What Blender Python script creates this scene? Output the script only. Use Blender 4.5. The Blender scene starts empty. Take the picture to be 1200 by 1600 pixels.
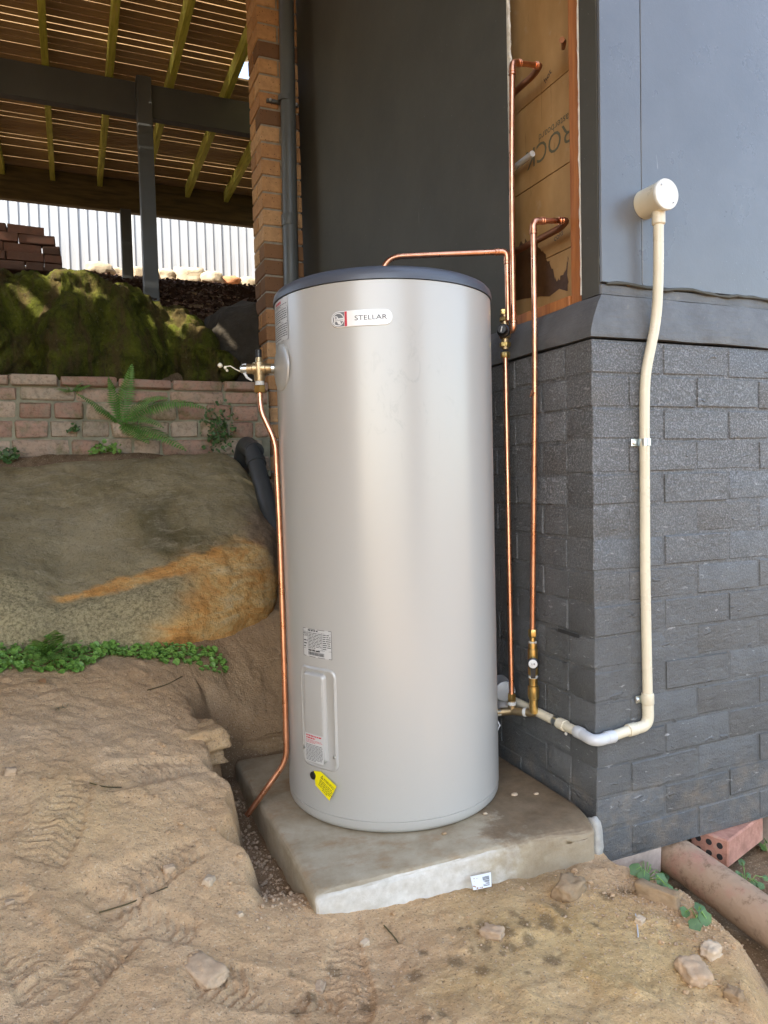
import bpy, math, random
import numpy as np
from mathutils import Vector, Matrix
random.seed(7)
S = bpy.context.scene
COL = S.collection
pi = math.pi

# ------------------------------------------------------------------ camera
F, PITCH, ROLL, YAW = 1138.78, -0.045784, -0.024968, 0.402684
CAM = np.array([-1.23454, -1.51825, 0.89081])
FW = np.array([math.sin(YAW)*math.cos(PITCH), math.cos(YAW)*math.cos(PITCH), math.sin(PITCH)])
_r = np.array([math.cos(YAW), -math.sin(YAW), 0.0]); _u = np.cross(_r, FW)
RT = _r*math.cos(ROLL)+_u*math.sin(ROLL); UP = _u*math.cos(ROLL)-_r*math.sin(ROLL)
cd = bpy.data.cameras.new('camera'); co = bpy.data.objects.new('camera', cd); COL.objects.link(co)
M = Matrix.Identity(4)
for i in range(3):
    M[i][0] = RT[i]; M[i][1] = UP[i]; M[i][2] = -FW[i]; M[i][3] = CAM[i]
co.matrix_world = M
cd.sensor_fit = 'VERTICAL'; cd.sensor_height = 24.0; cd.lens = F/1600*24.0
cd.clip_start = 0.02; cd.clip_end = 500
S.camera = co

# ------------------------------------------------------------------ sky, sun, exposure
SUN = Vector((-0.58, -0.36, 0.73)).normalized()          # direction towards the sun
w = bpy.data.worlds.new('World'); S.world = w; w.use_nodes = True
nt = w.node_tree; bg = nt.nodes['Background']
sk = nt.nodes.new('ShaderNodeTexSky'); sk.sky_type = 'NISHITA'; sk.sun_disc = False
sk.sun_elevation = math.asin(SUN.z); sk.sun_rotation = math.atan2(SUN.x, SUN.y)
sk.air_density = 1.0; sk.dust_density = 1.5; sk.ozone_density = 1.0
nt.links.new(sk.outputs[0], bg.inputs[0]); bg.inputs[1].default_value = 0.15
sl = bpy.data.lights.new('sun', 'SUN'); sl.energy = 2.8; sl.angle = math.radians(0.6); sl.color = (1.0, 0.95, 0.87)
so = bpy.data.objects.new('sun', sl); COL.objects.link(so)
so.rotation_euler = SUN.to_track_quat('Z', 'Y').to_euler()
S.view_settings.view_transform = 'Standard'; S.view_settings.look = 'None'
S.view_settings.gamma = 1.0; S.view_settings.use_curve_mapping = False
S.view_settings.exposure = 2.56
S.view_settings.use_white_balance = True; S.view_settings.white_balance_temperature = 7100; S.view_settings.white_balance_tint = 10
S.render.engine = 'CYCLES'
S.cycles.max_bounces = 5; S.cycles.diffuse_bounces = 3; S.cycles.glossy_bounces = 2
S.render.resolution_x = 768; S.render.resolution_y = 1024

# ------------------------------------------------------------------ measuring helpers (photo ray met with a real plane)
def _ray(x, y): return FW+RT*((x-600)/F)+UP*((800-y)/F)
def ux(x, y, X): d = _ray(x, y); return Vector(CAM+d*((X-CAM[0])/d[0]))
def uy(x, y, Y): d = _ray(x, y); return Vector(CAM+d*((Y-CAM[1])/d[1]))
def uz(x, y, Z): d = _ray(x, y); return Vector(CAM+d*((Z-CAM[2])/d[2]))
def ud(x, y, D): return Vector(CAM+_ray(x, y)*D)

# ------------------------------------------------------------------ noise
_rs = np.random.RandomState(3); _perm = _rs.permutation(512); _val = _rs.rand(512)*2-1
def _h(ix, iy, iz): return _val[_perm[(_perm[(_perm[ix & 511]+iy) & 511]+iz) & 511]]
def noise(x, y, z=0.0):
    x = np.asarray(x, float); y = np.asarray(y, float); z = np.asarray(z, float)+np.zeros_like(x)
    ix = np.floor(x).astype(int); iy = np.floor(y).astype(int); iz = np.floor(z).astype(int)
    fx, fy, fz = x-ix, y-iy, z-iz
    sx, sy, sz = [t*t*t*(t*(t*6-15)+10) for t in (fx, fy, fz)]
    def L(a, b, t): return a+(b-a)*t
    c = [[[_h(ix+i, iy+j, iz+k) for k in (0, 1)] for j in (0, 1)] for i in (0, 1)]
    return L(L(L(c[0][0][0], c[1][0][0], sx), L(c[0][1][0], c[1][1][0], sx), sy),
             L(L(c[0][0][1], c[1][0][1], sx), L(c[0][1][1], c[1][1][1], sx), sy), sz)
def fbm(x, y, z=0.0, o=4, g=.5):
    a, s, t = 1.0, 0.0, 0.0
    for i in range(o):
        k = 2.03**i
        s = s+a*noise(np.asarray(x)*k+17.3*i, np.asarray(y)*k+5.1*i, np.asarray(z)*k+9.7*i); t += a; a *= g
    return s/t
def sstep(a, b, x):
    t = np.clip((np.asarray(x, float)-a)/(b-a), 0, 1); return t*t*(3-2*t)

# ------------------------------------------------------------------ object helpers
def tag(o, label=None, cat=None, group=None, kind=None):
    if label: o['label'] = label
    if cat: o['category'] = cat
    if group: o['group'] = group
    if kind: o['kind'] = kind
    return o
def empty(name, loc=(0, 0, 0), label=None, cat=None, group=None):
    o = bpy.data.objects.new(name, None); COL.objects.link(o); o.location = loc; o.empty_display_size = .05
    return tag(o, label, cat, group)
def link(name, me, parent=None, loc=None):
    o = bpy.data.objects.new(name, me); COL.objects.link(o)
    if parent is not None:
        o.parent = parent
        o.matrix_parent_inverse = PW(parent).inverted()
    if loc is not None: o.location = loc
    return o
def PW(o):
    m = Matrix.LocRotScale(o.location, o.rotation_euler, o.scale)
    return (PW(o.parent) @ o.matrix_parent_inverse @ m) if o.parent else m
def mesh(name, V, Fc, mat, smooth=True, angle=None):
    me = bpy.data.meshes.new(name); me.from_pydata([tuple(v) for v in V], [], Fc); me.update()
    if mat: me.materials.append(mat)
    if smooth:
        me.polygons.foreach_set('use_smooth', [True]*len(me.polygons))
        if angle: me.set_sharp_from_angle(angle=math.radians(angle))
    return me
class MB:
    def __init__(s): s.v = []; s.f = []
    def add(s, V, Fc):
        n = len(s.v); s.v += [Vector(v) for v in V]; s.f += [tuple(i+n for i in f) for f in Fc]; return s
    def box(s, a, b, bev=0.0, rot=None, jit=0.0):
        a, b = Vector(a), Vector(b); lo = Vector([min(a[i], b[i]) for i in range(3)]); hi = Vector([max(a[i], b[i]) for i in range(3)])
        V, Fc = chamfer_box(lo, hi, bev)
        if jit: V = [v+Vector([random.uniform(-jit, jit) for _ in range(3)]) for v in V]
        if rot is not None:
            c = (lo+hi)/2; V = [c+rot @ (v-c) for v in V]
        return s.add(V, Fc)
    def tube(s, P, r, n=12, cap=True):
        P = [Vector(p) for p in P]; m = len(P)
        rr = r if isinstance(r, (list, tuple)) else [r]*m
        T = []
        for i in range(m):
            a = P[max(i-1, 0)]; b = P[min(i+1, m-1)]
            d1 = (P[i]-a).normalized() if i > 0 else Vector(); d2 = (b-P[i]).normalized() if i < m-1 else Vector()
            T.append((d1+d2).normalized())
        ref = Vector((0, 0, 1)) if abs(T[0].z) < .9 else Vector((1, 0, 0))
        nrm = (ref-T[0]*ref.dot(T[0])).normalized(); V = []; Fc = []
        for i in range(m):
            if i: nrm = (nrm-T[i]*nrm.dot(T[i])).normalized()
            bi = T[i].cross(nrm)
            for k in range(n):
                a = 2*pi*k/n; V.append(P[i]+(nrm*math.cos(a)+bi*math.sin(a))*rr[i])
        for i in range(m-1):
            for k in range(n):
                k2 = (k+1) % n; Fc.append((i*n+k, i*n+k2, (i+1)*n+k2, (i+1)*n+k))
        if cap: Fc.append(tuple(range(n-1, -1, -1))); Fc.append(tuple((m-1)*n+k for k in range(n)))
        return s.add(V, Fc)
    def lathe(s, a, b, prof, n=24, ph=0.0):
        # prof: (distance along axis a->b in metres, radius)
        a, b = Vector(a), Vector(b); ax = (b-a).normalized()
        ref = Vector((0, 0, 1)) if abs(ax.z) < .9 else Vector((1, 0, 0))
        e1 = (ref-ax*ref.dot(ax)).normalized(); e2 = ax.cross(e1); V = []; Fc = []
        for t, r in prof:
            for k in range(n):
                g = 2*pi*k/n+ph; V.append(a+ax*t+(e1*math.cos(g)+e2*math.sin(g))*r)
        m = len(prof)
        for i in range(m-1):
            for k in range(n):
                k2 = (k+1) % n; Fc.append((i*n+k, i*n+k2, (i+1)*n+k2, (i+1)*n+k))
        Fc.append(tuple(range(n-1, -1, -1))); Fc.append(tuple((m-1)*n+k for k in range(n)))
        return s.add(V, Fc)
    def build(s, name, mat, parent=None, smooth=True, angle=35):
        return link(name, mesh(name, s.v, s.f, mat, smooth, angle), parent)
def chamfer_box(lo, hi, b):
    if b <= 0:
        x0, y0, z0 = lo; x1, y1, z1 = hi
        V = [(x0, y0, z0), (x1, y0, z0), (x1, y1, z0), (x0, y1, z0), (x0, y0, z1), (x1, y0, z1), (x1, y1, z1), (x0, y1, z1)]
        return [Vector(v) for v in V], [(3, 2, 1, 0), (4, 5, 6, 7), (0, 1, 5, 4), (1, 2, 6, 5), (2, 3, 7, 6), (3, 0, 4, 7)]
    V = []; idx = {}
    for sx in (0, 1):
        for sy in (0, 1):
            for sz in (0, 1):
                c = [lo[0] if not sx else hi[0], lo[1] if not sy else hi[1], lo[2] if not sz else hi[2]]
                sg = (1 if not sx else -1, 1 if not sy else -1, 1 if not sz else -1)
                for ax in range(3):
                    p = [c[i]+(sg[i]*b if i != ax else 0) for i in range(3)]
                    idx[(sx, sy, sz, ax)] = len(V); V.append(Vector(p))
    Fc = []
    def face(q, n):
        c = sum((V[i] for i in q), Vector())/len(q)
        nn = (V[q[1]]-V[q[0]]).cross(V[q[2]]-V[q[1]])
        Fc.append(tuple(q) if nn.dot(n) > 0 else tuple(reversed(q)))
    for ax in range(3):
        o = [i for i in range(3) if i != ax]
        for s_ in (0, 1):
            q = []
            for (i, j) in ((0, 0), (1, 0), (1, 1), (0, 1)):
                k = [0, 0, 0]; k[ax] = s_; k[o[0]] = i; k[o[1]] = j; q.append(idx[(*k, ax)])
            n = Vector(); n[ax] = 1 if s_ else -1; face(q, n)
        for i in (0, 1):
            for j in (0, 1):
                k0 = [0, 0, 0]; k0[o[0]] = i; k0[o[1]] = j; k1 = list(k0); k1[ax] = 1
                q = [idx[(*k0, o[0])], idx[(*k1, o[0])], idx[(*k1, o[1])], idx[(*k0, o[1])]]
                n = Vector(); n[o[0]] = 1 if i else -1; n[o[1]] = 1 if j else -1; face(q, n)
    for sx in (0, 1):
        for sy in (0, 1):
            for sz in (0, 1):
                n = Vector((sx*2-1, sy*2-1, sz*2-1)); face([idx[(sx, sy, sz, a)] for a in range(3)], n)
    return V, Fc
def bend(P, r, n=6):
    P = [Vector(p) for p in P]; out = [P[0]]
    for i in range(1, len(P)-1):
        rad = r[i-1] if isinstance(r, (list, tuple)) else r
        a = (P[i-1]-P[i]); b = (P[i+1]-P[i]); d = min(rad, a.length*.49, b.length*.49)
        A = P[i]+a.normalized()*d; B = P[i]+b.normalized()*d
        for k in range(n+1):
            t = k/n; out.append(A*(1-t)**2+P[i]*2*t*(1-t)+B*t*t)
    return out+[P[-1]]
_fonts = {}
def text_geo(txt, size, align='LEFT'):
    c = bpy.data.curves.new('t', 'FONT'); c.body = txt; c.size = size; c.align_x = align; c.resolution_u = 3
    o = bpy.data.objects.new('t', c); COL.objects.link(o)
    dg = bpy.context.evaluated_depsgraph_get(); me = bpy.data.meshes.new_from_object(o.evaluated_get(dg))
    V = [v.co.copy() for v in me.vertices]; Fc = [tuple(q.vertices) for q in me.polygons]
    bpy.data.objects.remove(o); bpy.data.curves.remove(c); bpy.data.meshes.remove(me)
    return V, Fc

# ------------------------------------------------------------------ materials
def mat(name, base=(.5, .5, .5), rough=.6, metal=0.0, spec=.5, coat=0.0):
    m = bpy.data.materials.new(name); m.use_nodes = True
    b = m.node_tree.nodes['Principled BSDF']
    b.inputs['Base Color'].default_value = (*base, 1); b.inputs['Roughness'].default_value = rough
    b.inputs['Metallic'].default_value = metal; b.inputs['Specular IOR Level'].default_value = spec
    b.inputs['Coat Weight'].default_value = coat
    return m
class N:
    def __init__(s, m): s.m = m; s.t = m.node_tree; s.b = s.t.nodes['Principled BSDF']
    def new(s, t, **k):
        n = s.t.nodes.new(t)
        for a, v in k.items(): setattr(n, a, v)
        return n
    def put(s, sock, v):
        if isinstance(v, bpy.types.NodeSocket): s.t.links.new(v, sock)
        elif v is not None:
            if isinstance(v, tuple) and len(v) == 3 and sock.type == 'RGBA': v = (*v, 1)
            sock.default_value = v
    def co(s, kind='Object', scale=(1, 1, 1)):
        c = s.new('ShaderNodeTexCoord').outputs[kind]
        if scale == (1, 1, 1): return c
        mp = s.new('ShaderNodeMapping'); mp.inputs['Scale'].default_value = scale; s.put(mp.inputs['Vector'], c); return mp.outputs[0]
    def pos(s, scale=(1, 1, 1)):
        c = s.new('ShaderNodeNewGeometry').outputs['Position']
        mp = s.new('ShaderNodeMapping'); mp.inputs['Scale'].default_value = scale; s.put(mp.inputs['Vector'], c); return mp.outputs[0]
    def noise(s, vec, scale, det=5, rough=.6, dist=0.0):
        n = s.new('ShaderNodeTexNoise'); s.put(n.inputs['Vector'], vec); n.inputs['Scale'].default_value = scale
        n.inputs['Detail'].default_value = det; n.inputs['Roughness'].default_value = rough; n.inputs['Distortion'].default_value = dist
        return n.outputs['Fac']
    def voro(s, vec, scale, feature='F1', out='Distance'):
        n = s.new('ShaderNodeTexVoronoi', feature=feature); s.put(n.inputs['Vector'], vec); n.inputs['Scale'].default_value = scale
        return n.outputs[out]
    def ramp(s, fac, stops):
        n = s.new('ShaderNodeValToRGB'); s.put(n.inputs[0], fac); e = n.color_ramp.elements
        while len(e) < len(stops): e.new(.5)
        for i, (p, c) in enumerate(stops):
            e[i].position = p; e[i].color = (*c, 1) if isinstance(c, tuple) else (c, c, c, 1)
        return n.outputs[0]
    def mix(s, fac, a, b, mode='MIX'):
        n = s.new('ShaderNodeMix', data_type='RGBA', blend_type=mode); s.put(n.inputs[0], fac); s.put(n.inputs[6], a); s.put(n.inputs[7], b); return n.outputs[2]
    def math(s, op, a, b=0.0, clamp=False):
        n = s.new('ShaderNodeMath', operation=op, use_clamp=clamp); s.put(n.inputs[0], a); s.put(n.inputs[1], b); return n.outputs[0]
    def sep(s, v):
        n = s.new('ShaderNodeSeparateXYZ'); s.put(n.inputs[0], v); return n.outputs
    def bump(s, h, strength=.3, dist=.01, prev=None):
        n = s.new('ShaderNodeBump'); s.put(n.inputs['Height'], h); n.inputs['Strength'].default_value = strength; n.inputs['Distance'].default_value = dist
        if prev is not None: s.put(n.inputs['Normal'], prev)
        return n.outputs[0]
    def rnd(s): return s.new('ShaderNodeObjectInfo').outputs['Random']
    def attr(s, name): return s.new('ShaderNodeAttribute', attribute_name=name).outputs['Color']
    def base(s, v): s.put(s.b.inputs['Base Color'], v)
    def rough(s, v): s.put(s.b.inputs['Roughness'], v)
    def nor(s, v): s.put(s.b.inputs['Normal'], v)

def simple(name, c, rough=.6, var=.25, sc=12, bump=.15, bsc=60, metal=0.0, spec=.5, coat=0.0, bd=.004):
    m = mat(name, c, rough, metal, spec, coat); n = N(m); p = n.pos()
    f = n.noise(p, sc, 6, .65)
    n.base(n.ramp(f, [(.25, tuple(x*(1-var) for x in c)), (.75, tuple(min(1, x*(1+var)) for x in c))]))
    if bump: n.nor(n.bump(n.noise(p, bsc, 4), bump, bd))
    n.rough(n.ramp(n.noise(p, sc*1.7, 4), [(.3, max(.05, rough-.1)), (.7, min(1, rough+.1))]))
    return m
MT = {}
def build_materials():
    # --- soil
    m = mat('sandy_soil', rough=.95, spec=.15); n = N(m); p = n.pos(); a = n.attr('soil'); s = n.sep(a)
    big = n.noise(p, 3.2, 6, .6); fine = n.noise(p, 55, 6, .7); mid = n.noise(p, 14, 5, .65)
    c = n.ramp(big, [(.3, (.50, .305, .155)), (.5, (.60, .385, .21)), (.72, (.66, .45, .27))])
    c = n.mix(n.ramp(mid, [(.52, 0.0), (.78, .4)]), c, (.42, .27, .155))
    yel = n.ramp(n.noise(p, 6, 5), [(.3, (.52, .33, .13)), (.7, (.66, .47, .23))])
    c = n.mix(s[1], c, yel)
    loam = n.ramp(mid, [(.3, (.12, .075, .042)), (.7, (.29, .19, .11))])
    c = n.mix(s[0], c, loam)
    c = n.mix(n.math('MULTIPLY', s[2], .6), c, (.13, .085, .045))
    c = n.mix(n.ramp(fine, [(.33, .4), (.5, 0.0)]), c, (.26, .17, .10))
    c = n.mix(n.ramp(n.noise(p, 200, 3), [(.58, 0.0), (.72, .7)]), c, (.70, .56, .40))
    c = n.mix(n.ramp(n.noise(p, 190, 3, .5, .3), [(.28, .75), (.40, 0.0)]), c, (.13, .085, .05))
    n.base(c)
    h = n.math('ADD', n.math('MULTIPLY', fine, .5), n.math('MULTIPLY', n.noise(p, 160, 4, .7), .5))
    n.nor(n.bump(h, .75, .014, n.bump(n.noise(p, 420, 2), .5, .003))); MT['soil'] = m
    # --- painted brick, side of the house
    for key, cc in (('paint_brick', (.098, .102, .102)),):
        m = mat('painted_brick', cc, .5); n = N(m); p = n.pos()
        f = n.noise(p, 9, 6, .7); c = n.ramp(f, [(.3, tuple(x*.82 for x in cc)), (.7, tuple(x*1.18 for x in cc))])
        spk = n.noise(p, 210, 3, .6); hz = n.sep(p)[2]
        c = n.mix(n.math('MULTIPLY', n.ramp(spk, [(.5, 0.0), (.60, .8)]), n.ramp(hz, [(.35, .0), (.95, 1.0)])), c, (.25, .255, .265))
        c = n.mix(n.math('MULTIPLY', n.ramp(n.noise(p, 170, 4, .7), [(.38, .75), (.48, 0.0)]), n.ramp(hz, [(.3, .25), (.95, 1.0)])), c, (.055, .056, .056))
        glint_scr = n.noise(n.pos((34, 34, 110)), 1.0, 3, .5, .6)
        c = n.mix(n.ramp(glint_scr, [(.67, 0.0), (.70, .6)]), c, (.36, .36, .36))  # pale flecks painted in as highlights on the brick paint
        c = n.mix(n.math('MULTIPLY', n.rnd(), .14), c, (.09, .093, .092))
        dust = n.math('MULTIPLY', n.ramp(hz, [(0.0, .8), (.10, 0.0)]), n.ramp(n.noise(p, 16, 6, .7), [(.46, 0.0), (.7, .6)]))
        c = n.mix(dust, c, (.26, .20, .14)); n.base(c)
        n.rough(n.ramp(n.noise(p, 20, 4), [(.3, .38), (.7, .58)]))
        b1 = n.bump(n.noise(n.pos((1, 1, 1.8)), 24, 6, .6), .5, .012)
        pock = n.ramp(n.noise(n.pos((15, 15, 30)), 1.4, 2, .5, .5), [(.67, 0.0), (.75, 1.0)])
        b2 = n.bump(pock, .55, .008, b1)
        n.nor(n.bump(n.noise(p, 210, 4, .7), .7, .004, b2)); MT[key] = m
    # --- cladding sheet: house paint lightened and blued for skylight
    cc = (.114, .12, .127); m = mat('sky_lit_sheet_paint', cc, .30, coat=.35); n = N(m); p = n.pos()
    c = n.ramp(n.noise(p, 4, 6, .7), [(.3, tuple(x*.88 for x in cc)), (.7, tuple(x*1.1 for x in cc))])
    sp = n.voro(p, 38); c = n.mix(n.ramp(sp, [(.045, .55), (.07, 0.0)]), c, (.24, .24, .25))
    glint_scr = n.noise(n.pos((60, 60, 9)), 1.0, 2, .5, .4); c = n.mix(n.ramp(glint_scr, [(.77, 0.0), (.8, .5)]), c, (.3, .3, .29))
    n.base(c); n.rough(n.ramp(n.noise(p, 6, 5), [(.3, .24), (.7, .36)]))
    m.node_tree.nodes['Principled BSDF'].inputs['Coat Roughness'].default_value = .3
    n.nor(n.bump(n.noise(p, 220, 3), .25, .002, n.bump(n.noise(p, 26, 4), .16, .006))); MT['sheet'] = m
    cc = (.070, .066, .052); m = mat('shaded_panel_paint', cc, .55, spec=.3); n = N(m); p = n.pos()  # same house paint darkened, side wall shade put into the colour
    c = n.ramp(n.noise(p, 3, 6, .7), [(.3, tuple(x*.85 for x in cc)), (.7, tuple(x*1.15 for x in cc))])
    glint_scr = n.noise(n.pos((50, 50, 6)), 1.0, 2, .5, .5); c = n.mix(n.ramp(glint_scr, [(.78, 0.0), (.8, .6)]), c, (.25, .25, .22))
    c = n.mix(n.ramp(n.noise(p, 120, 2), [(.74, 0.0), (.77, .5)]), c, (.3, .3, .27))
    n.base(c); n.nor(n.bump(n.noise(p, 14, 4), .1, .006)); MT['panel'] = m
    # --- render band
    cc = (.115, .117, .117); m = mat('cement_render_band', cc, .5); n = N(m); p = n.pos()
    c = n.ramp(n.noise(p, 12, 7, .75), [(.3, tuple(x*.72 for x in cc)), (.7, tuple(x*1.2 for x in cc))])
    c = n.mix(n.ramp(n.noise(p, 30, 5, .7), [(.6, 0.0), (.78, .5)]), c, (.28, .25, .2)); n.base(c)
    n.nor(n.bump(n.noise(n.pos((6, 6, 30)), 3, 5), .35, .008, n.bump(n.noise(p, 160, 3), .3, .003))); MT['band'] = m
    # --- tank
    cc = (.44, .427, .393); m = mat('tank_enamel', cc, .33, metal=.08, coat=.3); n = N(m); p = n.pos()
    m.node_tree.nodes['Principled BSDF'].inputs['Coat Roughness'].default_value = .24
    sm = n.noise(n.pos((1.6, 1.6, .8)), 16, 7, .75, 1.2); q = n.sep(p)
    dx = n.math('MULTIPLY', n.math('ADD', q[0], .47), 7.0); dz = n.math('MULTIPLY', n.math('ADD', q[2], -1.08), 4.2)
    dist = n.math('ADD', n.math('MULTIPLY', dx, dx), n.math('MULTIPLY', dz, dz))
    reg = n.math('MULTIPLY', n.ramp(sm, [(.55, 0.0), (.62, .4)]), n.ramp(dist, [(.1, 1.0), (1.0, 0.0)]))
    c = n.mix(reg, cc, (.33, .325, .30))
    c = n.mix(n.math('MULTIPLY', n.ramp(n.noise(p, 260, 2), [(.66, 0.0), (.70, .35)]), n.ramp(q[2], [(.0, 1.0), (.5, .15)])), c, (.40, .33, .25)); n.base(c)
    n.rough(n.math('ADD', n.math('MULTIPLY', reg, .08), .33)); MT['tank'] = m
    MT['lid'] = simple('charcoal_lid_plastic', (.075, .085, .105), .38, .05, 5, 0)
    # --- copper, brass
    m = mat('copper', (.78, .38, .23), .3, 1.0); n = N(m); p = n.pos()
    n.base(n.ramp(n.noise(p, 14, 6, .7), [(.3, (.60, .26, .145)), (.55, (.80, .40, .25)), (.8, (.86, .47, .31))]))
    n.rough(n.ramp(n.noise(p, 30, 4), [(.3, .22), (.7, .42)])); MT['copper'] = m
    m = mat('old_copper', (.34, .15, .08), .5, .85); MT['oldcopper'] = m
    m = mat('brass', (.70, .48, .17), .28, 1.0); n = N(m); p = n.pos()
    n.base(n.ramp(n.noise(p, 50, 5), [(.3, (.58, .39, .13)), (.7, (.80, .58, .24))])); n.nor(n.bump(n.noise(p, 160, 2), .2, .002)); MT['brass'] = m
    m = mat('dull_bronze', (.44, .33, .19), .38, .9); n = N(m); n.nor(n.bump(n.noise(n.pos(), 140, 2), .3, .002)); MT['bronze'] = m
    MT['steel'] = mat('zinc_steel', (.62, .68, .70), .3, 1.0)
    MT['thread'] = mat('thread_tape', (.55, .55, .52), .6)
    MT['black'] = mat('black_plastic', (.012, .012, .013), .35)
    MT['dial'] = mat('dial_face', (.62, .62, .60), .4)
    MT['cream'] = simple('cream_pvc', (.68, .615, .465), .3, .05, 8, 0)
    MT['white_pvc'] = mat('white_pvc_cap', (.66, .64, .57), .32)
    MT['grey_pvc'] = mat('grey_pvc', (.55, .56, .56), .3)
    MT['drain_pvc'] = simple('charcoal_pvc', (.045, .048, .048), .4, .2, 6, 0)
    MT['downpipe'] = simple('painted_downpipe', (.085, .09, .087), .42, .12, 6, .05)
    MT['white'] = mat('white_paint', (.70, .70, .68), .4)
    MT['paper'] = mat('sticker_silver', (.55, .545, .52), .4)
    MT['badge'] = mat('badge_white', (.80, .795, .77), .25, coat=.4)
    MT['ink'] = mat('ink_black', (.03, .03, .03), .5)
    MT['red'] = mat('ink_red', (.55, .03, .05), .4)
    MT['badgegrey'] = mat('badge_grey', (.16, .17, .18), .35)
    MT['yellow'] = mat('tag_yellow', (.92, .78, .01), .45)
    # --- concrete slab
    m = mat('concrete', (.4, .37, .32), .85, spec=.25); n = N(m); p = n.pos(); q = n.sep(p)
    c = n.ramp(n.noise(p, 7, 7, .7), [(.3, (.27, .205, .125)), (.5, (.385, .315, .215)), (.72, (.48, .41, .30))])
    # clean pale stripped edge at the front left, damp mud towards the house wall
    damp = n.math('MULTIPLY', n.ramp(n.math('ADD', q[0], n.math('MULTIPLY', n.noise(p, 9, 6, .7), .5)), [(-.0, 0.0), (.25, 1.0)]), 1.0)
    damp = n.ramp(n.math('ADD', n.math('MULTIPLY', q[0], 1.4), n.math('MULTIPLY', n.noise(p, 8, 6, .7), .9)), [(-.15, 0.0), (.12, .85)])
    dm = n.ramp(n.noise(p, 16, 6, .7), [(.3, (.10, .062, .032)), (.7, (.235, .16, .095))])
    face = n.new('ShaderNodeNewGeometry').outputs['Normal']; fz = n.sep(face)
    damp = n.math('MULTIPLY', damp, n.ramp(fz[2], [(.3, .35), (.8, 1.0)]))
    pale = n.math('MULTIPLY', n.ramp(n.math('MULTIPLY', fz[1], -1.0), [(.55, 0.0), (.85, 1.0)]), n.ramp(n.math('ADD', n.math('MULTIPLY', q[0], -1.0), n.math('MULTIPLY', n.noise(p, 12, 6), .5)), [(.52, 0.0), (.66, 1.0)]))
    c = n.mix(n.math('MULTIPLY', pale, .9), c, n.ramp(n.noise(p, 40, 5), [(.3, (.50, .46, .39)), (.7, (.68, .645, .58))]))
    br = n.ramp(n.noise(n.pos((6, 9, 6)), 1.3, 6, .7), [(.5, 0.0), (.66, .75)])
    c = n.mix(n.math('MULTIPLY', br, n.ramp(fz[2], [(.5, 0.0), (.9, 1.0)])), c, (.31, .19, .095))
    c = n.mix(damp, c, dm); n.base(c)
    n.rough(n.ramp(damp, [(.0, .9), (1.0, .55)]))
    n.nor(n.bump(n.noise(p, 60, 6, .7), .35, .005, n.bump(n.noise(p, 300, 2), .3, .002))); MT['concrete'] = m
    MT['mortar_lump'] = simple('pale_mortar', (.36, .34, .30), .9, .3, 20, .5, 80)
    MT['footing'] = simple('footing_concrete', (.42, .33, .27), .95, .35, 15, .6, 70)
    # --- bricks
    m = mat('tan_brick', (.45, .24, .11), .85, spec=.25); n = N(m); p = n.pos(); r = n.rnd()
    c = n.ramp(r, [(.0, (.145, .078, .042)), (.2, (.20, .105, .055)), (.35, (.45, .225, .10)), (.65, (.56, .31, .14)), (1.0, (.62, .37, .185))])
    c = n.mix(n.ramp(n.noise(p, 30, 5), [(.35, .4), (.7, 0.0)]), c, (.22, .11, .055))
    c = n.mix(n.ramp(n.voro(p, 55), [(.10, .8), (.17, 0.0)]), c, (.05, .028, .018))
    n.base(c); n.nor(n.bump(n.noise(p, 120, 4), .4, .004)); MT['tanbrick'] = m
    m = mat('old_red_brick', (.4, .2, .13), .92, spec=.2); n = N(m); p = n.pos(); r = n.rnd()
    c = n.ramp(r, [(.0, (.36, .20, .14)), (.4, (.47, .29, .21)), (.7, (.47, .36, .26)), (1.0, (.56, .41, .30))])
    c = n.mix(n.ramp(n.noise(p, 26, 6, .7), [(.45, 0.0), (.7, .7)]), c, (.30, .27, .20))
    c = n.mix(n.ramp(n.noise(p, 11, 6, .7), [(.52, 0.0), (.7, .75)]), c, (.13, .15, .05))
    c = n.mix(n.ramp(n.noise(p, 60, 5, .7), [(.3, .6), (.5, 0.0)]), c, (.12, .075, .05))
    n.base(c); n.nor(n.bump(n.noise(p, 60, 6, .7), .6, .008)); MT['redbrick'] = m
    m = mat('pile_brick', (.25, .12, .08), .9, spec=.2); n = N(m); p = n.pos(); r = n.rnd()
    c = n.ramp(r, [(.0, (.11, .06, .045)), (.5, (.17, .08, .055)), (1.0, (.24, .12, .085))])
    c = n.mix(n.ramp(n.noise(p, 25, 6, .7), [(.4, .5), (.65, 0.0)]), c, (.10, .07, .055))
    n.base(c); n.nor(n.bump(n.noise(p, 70, 5), .5, .006)); MT['pilebrick'] = m
    MT['mortar'] = simple('brick_mortar', (.30, .265, .21), .95, .3, 30, .5, 90)
    MT['mossmortar'] = simple('old_mortar', (.27, .25, .17), .95, .45, 9, .7, 60)
    # --- rocks
    m = mat('boulder_sandstone', (.3, .25, .18), .92, spec=.2); n = N(m); p = n.pos(); a = n.sep(n.attr('tone'))
    c = n.ramp(n.noise(p, 2.4, 7, .65, .6), [(.27, (.13, .10, .042)), (.43, (.27, .205, .10)), (.6, (.37, .29, .16)), (.76, (.50, .40, .25))])
    c = n.mix(n.ramp(n.noise(p, 9, 7, .75), [(.42, .0), (.72, .6)]), c, (.32, .27, .175))
    c = n.mix(n.ramp(n.noise(n.pos((3, 9, 3)), 3.0, 6, .75, .8), [(.53, .0), (.66, .6)]), c, (.46, .38, .25))
    rough_p = n.ramp(n.noise(p, 85, 6, .8), [(.38, (.16, .13, .065)), (.58, (.50, .40, .22))])
    c = n.mix(a[2], c, rough_p)
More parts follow.
